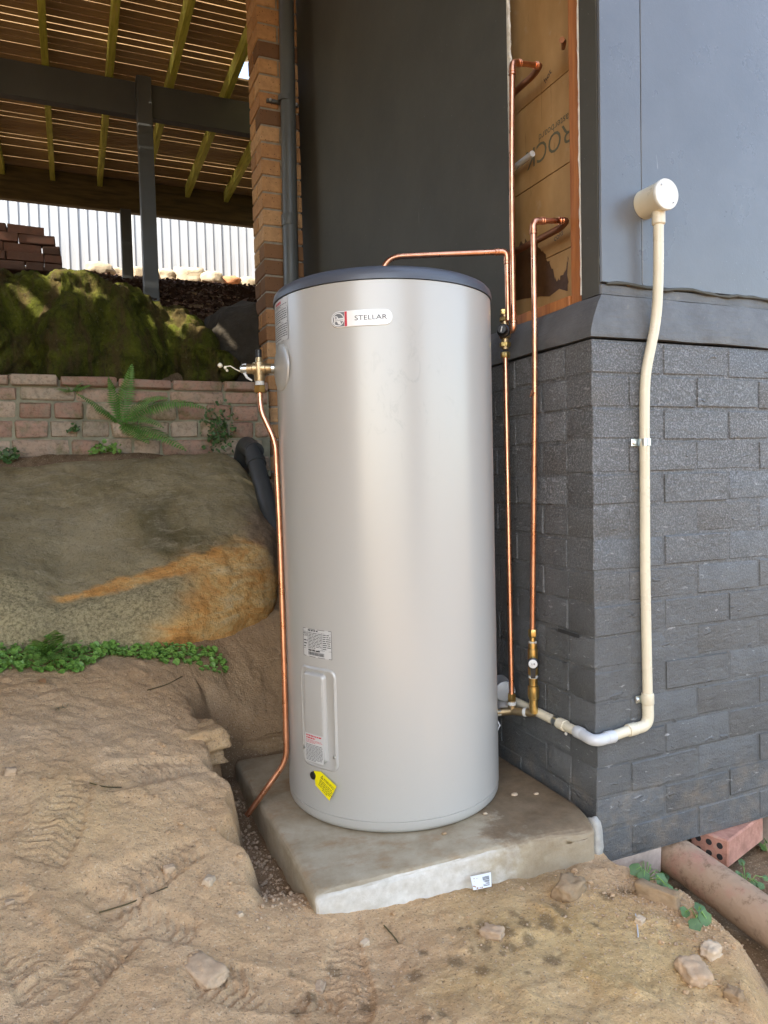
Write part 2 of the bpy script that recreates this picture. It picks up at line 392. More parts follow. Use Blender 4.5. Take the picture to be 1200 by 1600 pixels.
    rust = n.ramp(n.noise(n.pos((3, 3, 9)), 2.0, 6, .7, .7), [(.25, (.34, .15, .045)), (.42, (.66, .31, .085)), (.56, (.72, .44, .17)), (.72, (.76, .58, .33))])
    c = n.mix(a[0], c, rust)
    pur = n.ramp(n.noise(p, 14, 6, .7), [(.3, (.115, .06, .045)), (.7, (.30, .19, .13))])
    c = n.mix(a[1], c, pur)
    c = n.mix(n.ramp(n.noise(p, 80, 5, .7), [(.3, .45), (.5, 0.0)]), c, (.085, .07, .038))
    n.base(c); n.nor(n.bump(n.noise(p, 110, 5, .8), .8, .006, n.bump(n.noise(p, 16, 7, .7), .6, .025))); MT['boulder'] = m
    m = mat('mossy_rock', (.12, .12, .06), .95, spec=.15); n = N(m); p = n.pos()
    c = n.ramp(n.noise(p, 4, 7, .7, .8), [(.3, (.024, .026, .006)), (.46, (.07, .078, .010)), (.58, (.125, .14, .018)), (.75, (.19, .17, .06))])
    strk = n.noise(n.pos((7, 7, 1.2)), 1.5, 5, .65, .4)
    c = n.mix(n.ramp(strk, [(.46, 0.0), (.6, .8)]), c, (.105, .07, .032))
    c = n.mix(n.ramp(n.noise(p, 40, 5, .7), [(.62, 0.0), (.75, .5)]), c, (.33, .30, .20))
    c = n.mix(n.ramp(n.noise(p, 24, 5, .7), [(.3, .7), (.48, 0.0)]), c, (.022, .022, .012))
    n.base(c); n.nor(n.bump(n.noise(p, 45, 6, .75), .9, .02, n.bump(n.noise(n.pos((1.6, 1.6, .8)), 11, 6, .75), .9, .07))); MT['mossrock'] = m
    MT['darkrock'] = simple('shadow_dark_rock', (.026, .02, .012), .9, .5, 7, .7, 30, bd=.02)  # base colour dropped further to stand in for shadow
    MT['palerock'] = simple('pale_sandstone', (.36, .30, .215), .92, .3, 10, .6, 40, bd=.012)
    MT['orangerock'] = simple('orange_sandstone', (.38, .17, .08), .92, .3, 10, .6, 40, bd=.012)
    MT['stone'] = simple('loose_sandstone', (.46, .32, .20), .93, .28, 25, .6, 70)
    MT['stonebrown'] = simple('brown_stone', (.30, .20, .11), .9, .3, 25, .6, 70)
    MT['stonepale'] = simple('pale_stone', (.53, .40, .27), .93, .22, 30, .5, 80)
    # --- timber
    m = mat('deck_board_timber', (.2, .11, .05), .75); n = N(m); p = n.pos((1.2, 14, 14)); r = n.rnd()
    c = n.ramp(n.noise(p, 6, 5, .6), [(.3, (.30, .185, .08)), (.7, (.52, .35, .17))])
    c = n.mix(n.math('MULTIPLY', r, .6), c, (.28, .16, .08)); n.base(c); n.nor(n.bump(n.noise(p, 20, 3), .3, .003)); MT['board'] = m
    m = mat('treated_joist_timber', (.25, .24, .06), .75); n = N(m); p = n.pos((14, 1.4, 14))
    c = n.ramp(n.noise(p, 4, 5, .6), [(.3, (.32, .31, .05)), (.55, (.55, .54, .09)), (.75, (.56, .46, .16))]); n.base(c); n.nor(n.bump(n.noise(p, 12, 3), .3, .003)); MT['joist'] = m
    m = mat('weathered_bearer_timber', (.09, .06, .025), .8); n = N(m); p = n.pos((1.2, 10, 10))
    c = n.ramp(n.noise(p, 3, 5, .6), [(.3, (.05, .034, .012)), (.7, (.135, .098, .032))]); n.base(c); MT['bearer'] = m
    MT['greysteel'] = simple('grey_painted_steel', (.062, .066, .066), .45, .12, 4, .08, 40)
    m = mat('stud_timber', (.5, .2, .06), .6); n = N(m); p = n.pos((16, 16, 1.3))
    c = n.ramp(n.noise(p, 3, 5, .6), [(.3, (.27, .08, .016)), (.6, (.48, .175, .045)), (.8, (.60, .27, .09))]); n.base(c); n.nor(n.bump(n.noise(p, 10, 3), .25, .002)); MT['stud'] = m
    m = mat('brown_paper_board', (.36, .20, .075), .8); n = N(m); p = n.pos()
    c = n.ramp(n.noise(n.pos((1, 2, 1)), 5, 6, .6), [(.3, (.36, .20, .07)), (.7, (.50, .30, .125))])
    c = n.mix(n.ramp(n.noise(n.pos((1, 30, 3)), 2.0, 4, .6, .6), [(.64, 0.0), (.74, .5)]), c, (.17, .085, .028))
    c = n.mix(n.ramp(n.noise(p, 18, 5), [(.62, 0.0), (.72, .25)]), c, (.5, .42, .32)); n.base(c); MT['paperboard'] = m
    MT['dampstain'] = simple('damp_paper_stain', (.085, .037, .012), .6, .3, 30, 0)
    MT['plaster'] = simple('torn_plaster_edge', (.70, .66, .57), .95, .2, 40, .8, 120)
    # --- fence
    m = mat('fence_steel', (.62, .65, .67), .5); n = N(m); p = n.pos((1, 1, .5))
    n.base(n.ramp(n.noise(p, 3, 5), [(.3, (.235, .25, .26)), (.7, (.285, .30, .31))])); MT['fence'] = m
    MT['clearsheet'] = mat('corrugated_roof_sheet', (.75, .75, .73), .35)
    MT['mulch'] = simple('bark_mulch', (.075, .038, .024), .9, .5, 60, .3, 80)
    MT['roofing'] = simple('shade_roof_underside', (.22, .20, .17), .8, .1, 3, 0)  # for the unseen roof added to block the sun
    # --- foliage
    def leafmat(name, a, b, tr=.15):
        m = mat(name, a, .5); n = N(m); p = n.pos()
        n.base(n.ramp(n.noise(p, 35, 3), [(.3, a), (.7, b)])); n.b.inputs['Transmission Weight'].default_value = 0
        n.b.inputs['Subsurface Weight'].default_value = 0
        return m
    MT['fern'] = leafmat('fern_green', (.055, .15, .02), (.13, .30, .05))
    MT['clover'] = leafmat('clover_green', (.09, .19, .025), (.20, .36, .07))
    MT['ivy'] = leafmat('leafy_green', (.04, .095, .025), (.10, .18, .05))
    MT['tree'] = leafmat('tree_leaf', (.03, .08, .015), (.06, .13, .03))
    MT['drygrass'] = leafmat('dry_grass', (.17, .13, .07), (.09, .10, .04))
    MT['deadleaf'] = mat('dead_leaf', (.36, .17, .07), .7)
    MT['clay'] = None
    m = mat('terracotta_pipe_clay', (.45, .24, .17), .8, spec=.3); n = N(m); p = n.pos()
    c = n.ramp(n.noise(p, 9, 5), [(.3, (.38, .165, .12)), (.7, (.50, .26, .19))])
    c = n.mix(n.ramp(n.noise(p, 6, 6, .7), [(.30, 0.0), (.50, .95)]), c, (.42, .29, .19))
    c = n.mix(n.ramp(n.noise(p, 30, 6, .75), [(.52, 0.0), (.66, .8)]), c, (.20, .13, .08)); n.base(c); n.nor(n.bump(n.noise(p, 50, 5), .5, .006)); MT['clay'] = m
    m = mat('pink_brick', (.45, .22, .16), .9, spec=.2); n = N(m); p = n.pos()
    c = n.ramp(n.noise(p, 28, 6, .7), [(.3, (.32, .16, .115)), (.55, (.47, .235, .17)), (.75, (.45, .33, .25))]); n.base(c); n.nor(n.bump(n.noise(p, 90, 4), .5, .004)); MT['pinkbrick'] = m
    m = mat('lawn', (.08, .14, .03), .9); MT['lawn'] = m
build_materials()

# ================================================================== GROUND
CP = np.array([  # x, y, z
    (-2.2,-1.2,.10),(-1.5,-1.2,.02),(-.8,-1.2,-.04),(-.2,-1.2,-.10),(-.9,-.8,-.04),(-.3,-.8,-.10),
    (-1.45,-.4,.03),(-1.1,-.45,-.015),(-.8,-.45,-.05),(-.5,-.5,-.075),(-.22,-.55,-.10),(-.4,-.1,-.088),(-.8,-.12,-.065),(-.08,-.12,-.10),(-.08,-.35,-.10),
    (-1.6,0,.12),(-1.2,0,.06),(-1.0,0,.02),(-.96,.15,.055),(-.94,.3,.10),(-.93,.5,.155),(-.93,.62,.185),(-1.15,.3,.14),(-1.45,.3,.20),(-1.1,.7,.24),
    (-1.45,.75,.305),(-1.0,.85,.26),(-1.45,1.1,.37),(-1.1,1.1,.345),(-.84,1.0,.285),(-.72,1.08,.28),(-.6,1.22,.33),(-.45,1.32,.37),(-.72,.88,.08),(-.55,.86,.04),(-.3,.86,.02),(-.6,1.02,.15),(-.5,1.4,.39),(-.2,1.3,.24),
    (-.1,.9,.02),(.3,.5,-.05),(-2.2,0,.2),(-2.2,.8,.36),(-2.2,1.3,.45),
    (-1.3,1.5,.42),(-.8,1.5,.40),(-2.2,2.25,1.0),(-1.4,2.25,1.0),(-.8,2.25,1.0),(-.35,2.1,.72),(-.15,2.2,.8),(0,1.6,.4),(-1.2,1.9,.65),(-.6,1.8,.55),(.9,0,-.25),(.9,-.6,-.25),(.9,1.5,.3),(.9,2.2,.8)])
def _tps(r2): return np.where(r2 > 1e-12, r2*np.log(np.maximum(r2, 1e-12)), 0)
_n = len(CP); _A = np.zeros((_n+3, _n+3))
_A[:_n, :_n] = _tps((CP[:, None, 0]-CP[None, :, 0])**2+(CP[:, None, 1]-CP[None, :, 1])**2)+np.eye(_n)*.02
_A[:_n, _n] = 1; _A[:_n, _n+1:] = CP[:, :2]; _A[_n:, :_n] = _A[:_n, _n:].T
_W = np.linalg.solve(_A, np.concatenate([CP[:, 2], np.zeros(3)]))
def crest(y): return -.905+.02*np.sin(y*23)+.012*np.sin(y*51+1)-.03*sstep(.15, -.05, y)
PRINTS = [(*uz(a, b, z)[:2], an, 1) for a, b, z, an in ((230, 1345, .09, .5), (205, 1440, .03, -.5), (45, 1485, .05, 1.9), (540, 1535, -.07, 1.2), (235, 1200, .17, .3), (120, 1560, .0, .8), (420, 1560, -.05, -.4), (100, 1290, .13, 1.2))]
def ground_z(x, y, detail=True):
    x = np.asarray(x, float); y = np.asarray(y, float)
    xc = np.clip(x, -2.2, .9); yc = np.clip(y, -1.2, 2.3); z = np.zeros_like(xc)
    for i in range(_n): z += _W[i]*_tps((xc-CP[i, 0])**2+(yc-CP[i, 1])**2)
    z += _W[_n]+_W[_n+1]*xc+_W[_n+2]*yc
    # trench between the bank and the slab
    ym = sstep(-.06, .14, y)*sstep(.93, .80, y)
    t = sstep(crest(y)-.012, crest(y)+.03, x)*ym
    tz = -.085+.03*sstep(.5, .8, y)+.02*sstep(.12, -.02, y)
    z = z*(1-t)+tz*t
    # fall to the clay pipe on the right
    cx = np.interp(y, [-1.2, -.61, -.4, -.22, -.06, .1], [-.33, -.135, .03, .07, .0, .0])
    t = sstep(cx-.02, cx+.16, x)*sstep(.9, .3, y)
    z = z*(1-t)+(-.30)*t
    hill = np.interp(y, [2.41, 2.49, 2.6, 3.2, 3.65, 4.5, 6, 7, 9, 14], [0, 1.34, 1.42, 1.93, 2.13, 2.43, 2.87, 3.18, 3.4, 3.6])
    z = np.where(y > 2.41, np.maximum(z, hill), z)
    if detail:
        near = sstep(3.2, 1.5, np.hypot(x+.9, y-.1))
        z = z+.019*fbm(x*4.2, y*4.2, 1.0, 5)+.005*fbm(x*13, y*13, 3.0, 4)*near
        rd = 1-np.abs(fbm(x*5+2, y*5, 6.0, 4)); z = z+.009*(rd-.8)*near
        lay = fbm(x*3.1+.7*y, y*3.1, 8., 3)*6; z = z+.002*(np.abs(lay-np.round(lay))*2)*near*sstep(-1.0, -1.1, x+.2*y)
        z = z+.0032*fbm(x*38, y*38, 2.0, 4)*near+.0016*noise(x*120, y*120, 4.)*near+.012*np.maximum(0, fbm(x*17+4, y*17, 11., 3)-.22)*near
        # soft foot scuffs and treads
        for (px, py, an, sd) in PRINTS:
            ca, sa = math.cos(an), math.sin(an); a = (x-px)*ca+(y-py)*sa; b = -(x-px)*sa+(y-py)*ca
            wv = .048+.012*np.cos(a*16+1)
            mk = sstep(.145, .115, np.abs(a))*sstep(wv, wv-.012, np.abs(b))
            tr = np.sin((a+.4*np.abs(b))*2*pi/.019)
            z = z-.006*mk+mk*.0036*tr*sstep(-.45, .1, noise(x*14, y*14, px*9))
            z = z+.002*sstep(.185, .145, np.abs(a))*sstep(wv+.03, wv, np.abs(b))*(1-mk)
    return z
def axis(stops):
    out = []
    for (a, b, st) in stops: out += list(np.arange(a, b-1e-9, st))
    return np.array(out+[stops[-1][1]])
def build_ground():
    xs = axis([(-60, -12, 6), (-12, -4, 1), (-4, -1.75, .08), (-1.75, .20, .0052), (.20, 1.2, .03), (1.2, 4, .25), (4, 12, 1), (12, 60, 6)])
    ys = axis([(-60, -12, 6), (-12, -3, .8), (-3, -.80, .06), (-.80, 1.15, .0052), (1.15, 2.3, .025), (2.3, 2.62, .04), (2.62, 7.2, .08), (7.2, 12, .5), (12, 60, 6)])
    X, Y = np.meshgrid(xs, ys); Z = ground_z(X, Y)
    nx, ny = len(xs), len(ys); V = np.stack([X, Y, Z], -1).reshape(-1, 3)
    i = np.arange((ny-1)*(nx-1)); r = i//(nx-1); c = i % (nx-1); a = r*nx+c
    Fq = np.stack([a, a+1, a+nx+1, a+nx], -1)
    me = bpy.data.meshes.new('ground'); me.vertices.add(len(V)); me.vertices.foreach_set('co', V.ravel())
    me.loops.add(len(Fq)*4); me.loops.foreach_set('vertex_index', Fq.ravel()); me.polygons.add(len(Fq))
    me.polygons.foreach_set('loop_start', np.arange(len(Fq))*4); me.polygons.foreach_set('loop_total', np.full(len(Fq), 4))
    me.polygons.foreach_set('use_smooth', np.ones(len(Fq), bool)); me.update(); me.validate()
    x, y = V[:, 0], V[:, 1]; nz = fbm(x*5, y*5, 3., 4)
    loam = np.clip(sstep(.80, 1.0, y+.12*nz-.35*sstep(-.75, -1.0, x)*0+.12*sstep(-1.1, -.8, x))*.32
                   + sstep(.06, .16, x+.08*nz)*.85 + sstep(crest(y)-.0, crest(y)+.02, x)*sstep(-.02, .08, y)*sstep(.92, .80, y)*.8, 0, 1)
    loam = np.where(y > 2.1, 1.0, np.maximum(loam, sstep(2.6, 3.4, np.hypot(x+.9, y))))  # far unseen ground also darkened to cut its warm bounce light
    yel = sstep(.48, .1, np.hypot((x+.30), (y+.33)*1.15)+.16*nz)*.85+.35*sstep(.25, .05, np.hypot(x+1.25, y-.25)+.1*nz)
    wet_dark = np.zeros_like(x)
    rs = np.random.RandomState(5)
    for k in range(46):
        if k < 30: px, py = -.42+rs.randn()*.13, -.17-abs(rs.randn())*.07
        else: px, py = rs.uniform(-.95, -.2), rs.uniform(-.42, -.15)
        rr = rs.uniform(.005, .017)
        wet_dark = np.maximum(wet_dark, sstep(rr*1.25, rr*.7, np.hypot((x-px), (y-py)*.8)+.004*noise(x*90, y*90, k)))
    wet_dark = np.maximum(wet_dark, sstep(.05, .0, np.abs(y+.06)+.03*nz)*sstep(-.55, -.25, x)*sstep(.1, .0, x)*.75)
    wet_dark = np.where(y > 2.42, .85, wet_dark)  # hillside ground just set darker through this channel
    colr = np.stack([loam, np.clip(yel, 0, 1), wet_dark, np.ones_like(x)], -1).astype(np.float32)
    at = me.attributes.new('soil', 'FLOAT_COLOR', 'POINT'); at.data.foreach_set('color', colr.ravel())
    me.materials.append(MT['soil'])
    tag(link('ground', me), 'bare sandy ground with scuffed footprints around the concrete slab', kind='structure')
build_ground()

# ================================================================== ROCK BUILDERS
def rock_mesh(name, size, m, seed=0, sub=3, amp=.18, boxy=.5, fr=2.2):
    import bmesh
    bm = bmesh.new(); bmesh.ops.create_icosphere(bm, subdivisions=sub, radius=1)
    P = np.array([v.co[:] for v in bm.verts]); L = np.max(np.abs(P), 1, keepdims=True); P = P*(1-boxy)+P/L*boxy*.85
    d = fbm(P[:, 0]*fr+seed*3.1, P[:, 1]*fr+seed*1.7, P[:, 2]*fr+seed, 4)
    P = P*(1+amp*2*d[:, None])*np.array(size)/2
    for v, p in zip(bm.verts, P): v.co = p
    me = bpy.data.meshes.new(name); bm.to_mesh(me); bm.free(); me.materials.append(m) if m else None
    me.polygons.foreach_set('use_smooth', [True]*len(me.polygons)); return me
def ledge_rock(name, prof, x0, x1, nu, nv, m, seed, amp, endr=.25, endl=.2, tone=None, facet=0.0, hf=.3):
    """closed loop profile (y,z) as a function of x, swept along x with rounded ends"""
    V = []; T = []
    us = np.linspace(0, 1, nu)
    for u in us:
        x = x0+(x1-x0)*u
        pf = np.array(prof(x)); c = pf.mean(0); m_ = len(pf)
        # smooth closed resample
        t = np.arange(nv)/nv*m_; i = np.floor(t).astype(int); f = (t-i)[:, None]
        p0, p1, p2, p3 = pf[(i-1) % m_], pf[i % m_], pf[(i+1) % m_], pf[(i+2) % m_]
        q = .5*((2*p1)+(-p0+p2)*f+(2*p0-5*p1+4*p2-p3)*f**2+(-p0+3*p1-3*p2+p3)*f**3)
        k = 1.0
        if x1-x < endr: k = math.sqrt(max(0.0, 1-((endr-(x1-x))/endr)**2))
        if x-x0 < endl: k = min(k, math.sqrt(max(0.0, 1-((endl-(x-x0))/endl)**2)))
        q = c+(q-c)*k
        V += [(x, a, b) for a, b in q]; T += [(u, j/nv) for j in range(nv)]
    V = np.array(V); d = fbm(V[:, 0]*2.1+seed, V[:, 1]*2.1, V[:, 2]*2.1, 5); d2 = fbm(V[:, 0]*7+seed, V[:, 1]*7, V[:, 2]*7+4, 4)
    Fc = []
    for i in range(nu-1):
        for j in range(nv): j2 = (j+1) % nv; Fc.append((i*nv+j, i*nv+j2, (i+1)*nv+j2, (i+1)*nv+j))
    Fc.append(tuple(range(nv-1, -1, -1))); Fc.append(tuple((nu-1)*nv+j for j in range(nv)))
    me = mesh(name, V, Fc, m); nr = np.empty(len(V)*3, np.float32); me.vertex_normals.foreach_get('vector', nr); nr = nr.reshape(-1, 3)
    rg = 1-2*np.abs(fbm(V[:, 0]*5+seed, V[:, 1]*5+3, V[:, 2]*3, 5)); d3 = fbm(V[:, 0]*28, V[:, 1]*28+seed, V[:, 2]*28, 4)
    P = V+nr*(amp*d+amp*.35*d2-amp*facet*np.maximum(0, rg-.35)+.012*hf*d3)[:, None]
    me.vertices.foreach_set('co', P.ravel()); me.update()
    if tone is not None:
        col = tone(P, np.array(T)).astype(np.float32); at = me.attributes.new('tone', 'FLOAT_COLOR', 'POINT'); at.data.foreach_set('color', col.ravel())
    return me

# ---- the big boulder: sloping top, ridge along its front edge
def boulder_prof(x):
    ridge_y = np.interp(x, [-2.6, -1.5, -1.28, -.95, -.72, -.5, -.35], [1.22, 1.20, 1.20, 1.22, 1.30, 1.42, 1.55])
    ridge_z = np.interp(x, [-2.6, -1.5, -1.28, -.95, -.72, -.5, -.35], [.60, .56, .50, .56, .62, .66, .68])
    bot_z = np.interp(x, [-2.6, -1.3, -.95, -.6, -.4], [.34, .355, .35, .375, .45]); bot_y = ridge_y-np.interp(x, [-2.6, -1.5, -1.28, -.9, -.5, -.4], [.08, .11, .13, .17, .12, .06])
    by = 2.22; bz = np.interp(x, [-2.6, -1.5, -.8, -.4], [.97, .99, 1.04, 1.06])
    return [(by+.08, .5), (by+.10, bz-.12), (by, bz), (by-.28, bz-.10), ((by+ridge_y)/2+.05, (bz+ridge_z)/2+.05), (ridge_y+.15, ridge_z+.085), (ridge_y, ridge_z),
            ((ridge_y+bot_y)/2-.015, (ridge_z+bot_z)/2+.03), (bot_y+.0, bot_z), (bot_y+.12, bot_z-.14), (1.7, .22)]
def boulder_tone(P, T):
    x, y, z = P.T; nz = fbm(x*9, y*9, z*9, 5, .6); n2 = fbm(x*2.5, y*2.5, z*2.5+7, 3); nf = fbm(x*40, y*40, z*40, 3)
    gx = np.linspace(-2.6, -.3, 90); pr = np.array([boulder_prof(a) for a in gx])
    rz = np.interp(x, gx, pr[:, 6, 1]); bz = np.interp(x, gx, pr[:, 8, 1]); ry = np.interp(x, gx, pr[:, 6, 0])
    f = np.clip((z-bz)/(rz-bz+1e-6), -1, 3); front = sstep(ry+.5, ry+.3, y)
    start = sstep(-1.34, -1.27, x)
    line = start*sstep(-.66, -.80, x)*sstep(.17, .05, np.abs(f-1.02)*1.5+.12*nz+.06*nf)
    low = sstep(-1.08, -.9, x)*sstep(.50, .22, f+.22*nz+.05*nf)
    patch = sstep(-.98, -.78, x+.1*nz)*sstep(-.44, -.56, x)*sstep(1.25, .9, f+.35*nz)*sstep(.22, -.05, n2+.25*nz+.1*nf)*.9
    rust = np.clip(line+low+patch, 0, 1)*front
    pur = .8*sstep(-.66, -.50, x+.14*nz)*sstep(1.7, 1.15, f+.45*nz)*sstep(.18, .45, f+.3*nz)*front
    rgh = np.clip(start*sstep(1.02, .9, f+.12*nz)+sstep(-1.22, -1.42, x+.1*nz)*sstep(1.35, .95, f+.4*nz), 0, 1)*(1-rust*.7)*front
    return np.stack([rust, np.clip(pur, 0, 1)*.85, rgh*.85, np.ones_like(x)], -1)
bo = link('boulder', ledge_rock('boulder', boulder_prof, -2.5, -.375, 300, 200, MT['boulder'], 2.0, .032, .20, .3, boulder_tone, .25, .45))
tag(bo, 'huge smooth sandstone boulder with rusty orange front edge above the clover', 'boulder')

# ---- mossy rock face behind the low brick wall
def moss_prof(x):
    top = np.interp(x, [-2.6, -1.5, -1.2, -.9, -.6, -.45, -.36], [2.06, 2.06, 2.06, 1.99, 1.88, 1.72, 1.55])
    fy = 2.58+.07*math.sin(x*7)+.05*math.sin(x*17+1)
    return [(3.3, 1.3), (3.35, top-.05), (3.1, top), (2.80, top-.01), (fy+.06, top-.05), (fy+.0, top-.17), (fy-.05, 1.62), (fy-.03, 1.42), (2.62, 1.28)]
mr = link('mossy_rock', ledge_rock('mossy_rock', moss_prof, -2.5, -.34, 240, 110, MT['mossrock'], 5.0, .07, .12, .3, None, 1.0, 1.6))
tag(mr, 'long moss covered rock face rising behind the low brick wall', 'rock')
dk = link('dark_rock', rock_mesh('dark_rock', (.9, .8, .86), MT['darkrock'], 4, 4, .12, .6), loc=(-.10, 2.98, 1.55))
tag(dk, 'dark rock, colour deepened for shadow, wedged between the mossy rock and the brick pillar', 'rock')

# ================================================================== SLAB AND BASE OF THE HOUSE
def build_slab():
    x0, x1, y0, y1, z0, z1 = -.792, -.012, -.046, .80, -.16, 0.0
    nx, ny = 70, 76; V = []; Fc = []
    # rounded block as a skinned grid: perimeter rings from top centre down the sides
    import bmesh
    bm = bmesh.new(); bmesh.ops.create_cube(bm, size=1)
    for v in bm.verts: v.co = Vector(((x0+x1)/2+v.co.x*(x1-x0), (y0+y1)/2+v.co.y*(y1-y0), (z0+z1)/2+v.co.z*(z1-z0)))
    bmesh.ops.bevel(bm, geom=[e for e in bm.edges], offset=.017, segments=4, affect='EDGES', profile=.5)
    bmesh.ops.triangulate(bm, faces=[f for f in bm.faces]); 
    for _ in range(5):
        es = [e for e in bm.edges if e.calc_length() > .025]
        if not es: break
        bmesh.ops.subdivide_edges(bm, edges=es, cuts=1); bmesh.ops.triangulate(bm, faces=[f for f in bm.faces if len(f.verts) > 3])
    P = np.array([v.co[:] for v in bm.verts])
    d = .004*fbm(P[:, 0]*9, P[:, 1]*9, P[:, 2]*9, 4)+.0018*fbm(P[:, 0]*45, P[:, 1]*45, P[:, 2]*45, 3)
    edge = ((P[:, 2] < -.005)).astype(float)
    P[:, 1] -= d*2.0*edge*sstep(.02, -.02, P[:, 1]); P[:, 0] -= d*1.5*edge; P[:, 2] += np.where(P[:, 2] > -.03, d*.6*sstep(.27, .40, np.hypot(P[:, 0]+.411, P[:, 1]-.389)), 0)
    kx = sstep(-.35, -.012, P[:, 0]); P[:, 0] -= .026*kx*sstep(.08, -.046, P[:, 1])
    P[:, 2] -= .012*sstep(.0, -.046, P[:, 1])*sstep(-.2, -.05, P[:, 0])*(P[:, 2] > -.03)
    for v, p in zip(bm.verts, P): v.co = p
    me = bpy.data.meshes.new('concrete_slab'); bm.to_mesh(me); bm.free(); me.materials.append(MT['concrete'])
    me.polygons.foreach_set('use_smooth', [True]*len(me.polygons))
    o = link('concrete_slab', me); tag(o, 'rough concrete slab under the hot water tank, pale front edge and muddy top', 'slab')
build_slab()

# ================================================================== HOUSE
house = empty('house', (0, 0, -.14), 'dark grey painted brick and sheet house wall at the right', 'house')
ZB, CH = -.1415, .086
def brick_mesh(name, L, D, H, m, bev, jit, seed):
    random.seed(seed); b = MB().box((0, 0, 0), (L, D, H), bev, jit=jit)
    return mesh(name, b.v, b.f, m, True, 28)
def build_house():
    random.seed(11)
    # front (right hand) brick wall, laid along x; side brick wall laid along y
    fw = MB().box((.0024, .0024, ZB-.004), (1.45, .11, ZB+16*CH)).build('brick_wall', MT['paint_brick'], house, False)
    fw['label'] = 'painted brick wall with the cream conduit'
    sw = MB().box((.0026, .1101, ZB-.004), (.11, 2.42, ZB+16*CH)).build('brick_wall', MT['paint_brick'], house, False)
    sw['label'] = 'shaded painted brick wall beside the tank'
    st = [brick_mesh('brick', .230, .105, .0775, MT['paint_brick'], .0022, .0013, 100+i) for i in range(6)]
    hd = [brick_mesh('brick', .110, .105, .0775, MT['paint_brick'], .0022, .0013, 200+i) for i in range(4)]
    sy = [brick_mesh('brick', .105, .230, .0775, MT['paint_brick'], .0022, .0013, 300+i) for i in range(6)]
    J = .0095
    for c in range(16):
        z = ZB+c*CH+.004; even = (c % 2 == 1)      # top course (15) starts with a stretcher
        x = 0.0
        lst = ['S']+['S']*6 if even else ['H']+['S']*6
        for k, t in enumerate(lst):
            L = .230 if t == 'S' else .110
            if x > 1.35: break
            o = link('brick', random.choice(st if t == 'S' else hd), fw, None)
            o.location = (x+random.uniform(-.001, .001), random.uniform(-.0018, .0016), z+random.uniform(-.0022, .0022)); o.rotation_euler = (0, random.uniform(-.009, .009), random.uniform(-.006, .006))
            x += L+J
        y = .105+J if even else 0.0
        first = True
        while y < 1.30:
            o = None
            if not even and first:
                # corner stretcher seen on the side wall starts behind the header
                y = .105+.002
                o = link('brick', random.choice(hd), sw); o.location = (random.uniform(-.001, .001), y, z); y += .105+J; first = False; continue
            o = link('brick', random.choice(sy), sw); o.location = (random.uniform(-.0018, .0016), y, z+random.uniform(-.0022, .0022)); o.rotation_euler = (random.uniform(-.009, .009), 0, 0)
            y += .230+J; first = False
    # sloping cement band over the bricks
    zb, zt = ZB+16*CH+.006, 1.352
    AX, BY = .045, .012
    n = 90; zs = [zb, zb, zb+.014, zb+.05, zt-.02, zt, zt+.001]; m_ = 7
    fo = [.02, -.005, -.006, .000, .005, .009, .06]; sd = [.03, -.005, -.006, .008, .028, .042, .13]
    V = []; Fc = []
    for i in range(n+1):
        for j in range(m_):
            x = sd[j] if i == 0 else .05+i/n*1.4
            V.append((x, fo[j]+(.0045*fbm(x*18, zs[j]*30, 1.) if 0 < i and j < 6 else 0), zs[j]+(.003*noise(x*9, zs[j]*9, 5.) if i > 0 else 0)))
    for i in range(n):
        for j in range(m_-1): Fc.append((i*m_+j, (i+1)*m_+j, (i+1)*m_+j+1, i*m_+j+1))
    link('render_band', mesh('render_band', V, Fc, MT['band'], True, 50), house)
    V = []; Fc = []
    for i in range(n+1):
        for j in range(m_):
            y = fo[j] if i == 0 else .06+i/n*2.35
            V.append((sd[j]+(.006*fbm(y*14, zs[j]*30, 9.) if i > 0 and j < 6 else 0), y, zs[j]+(.003*noise(y*9, zs[j]*9, 15.) if i > 0 else 0)))
    for i in range(n):
        for j in range(m_-1): Fc.append((i*m_+j, i*m_+j+1, (i+1)*m_+j+1, (i+1)*m_+j))
    link('render_band', mesh('render_band', V, Fc, MT['band'], True, 50), house)
    # upper cladding: front sheet in two boards with a fine joint and a rough foot strip
    MB().box((AX+.002, BY+.0005, zt+.034), (.1795, BY+.010, 4.6), .001).build('cladding_sheet', MT['sheet'], house, False)
    MB().box((.1812, BY, zt+.034), (1.38, BY+.010, 4.6), .001).build('cladding_sheet', MT['sheet'], house, False)
    b = MB(); b.box((AX+.0005, BY+.003, zt+.001), (1.45, BY+.02, zt+.030), .003); b.build('foot_strip', MT['band'], house, False)
    # lumpy sealant bead along the sheet foot
    P = [(.06+i*.033, BY-.0015+.003*math.sin(i*1.7), zt+.031+.004*math.sin(i*.9)+.003*random.uniform(-1, 1)) for i in range(42)]
    MB().tube(P, [.003+.0028*abs(math.sin(i*1.3)) for i in range(42)], 6).build('sealant_bead', MT['panel'], house)
    # side: corner strip of sheet, opening, big panel
    yo0, yo1 = .094, .428          # opening in the side lining
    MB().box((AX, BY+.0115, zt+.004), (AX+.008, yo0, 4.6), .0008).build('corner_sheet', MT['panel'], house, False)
    MB().box((AX, yo1, 1.0), (AX+.009, 2.62, 4.6), .0008).build('wall_panel', MT['panel'], house, False)
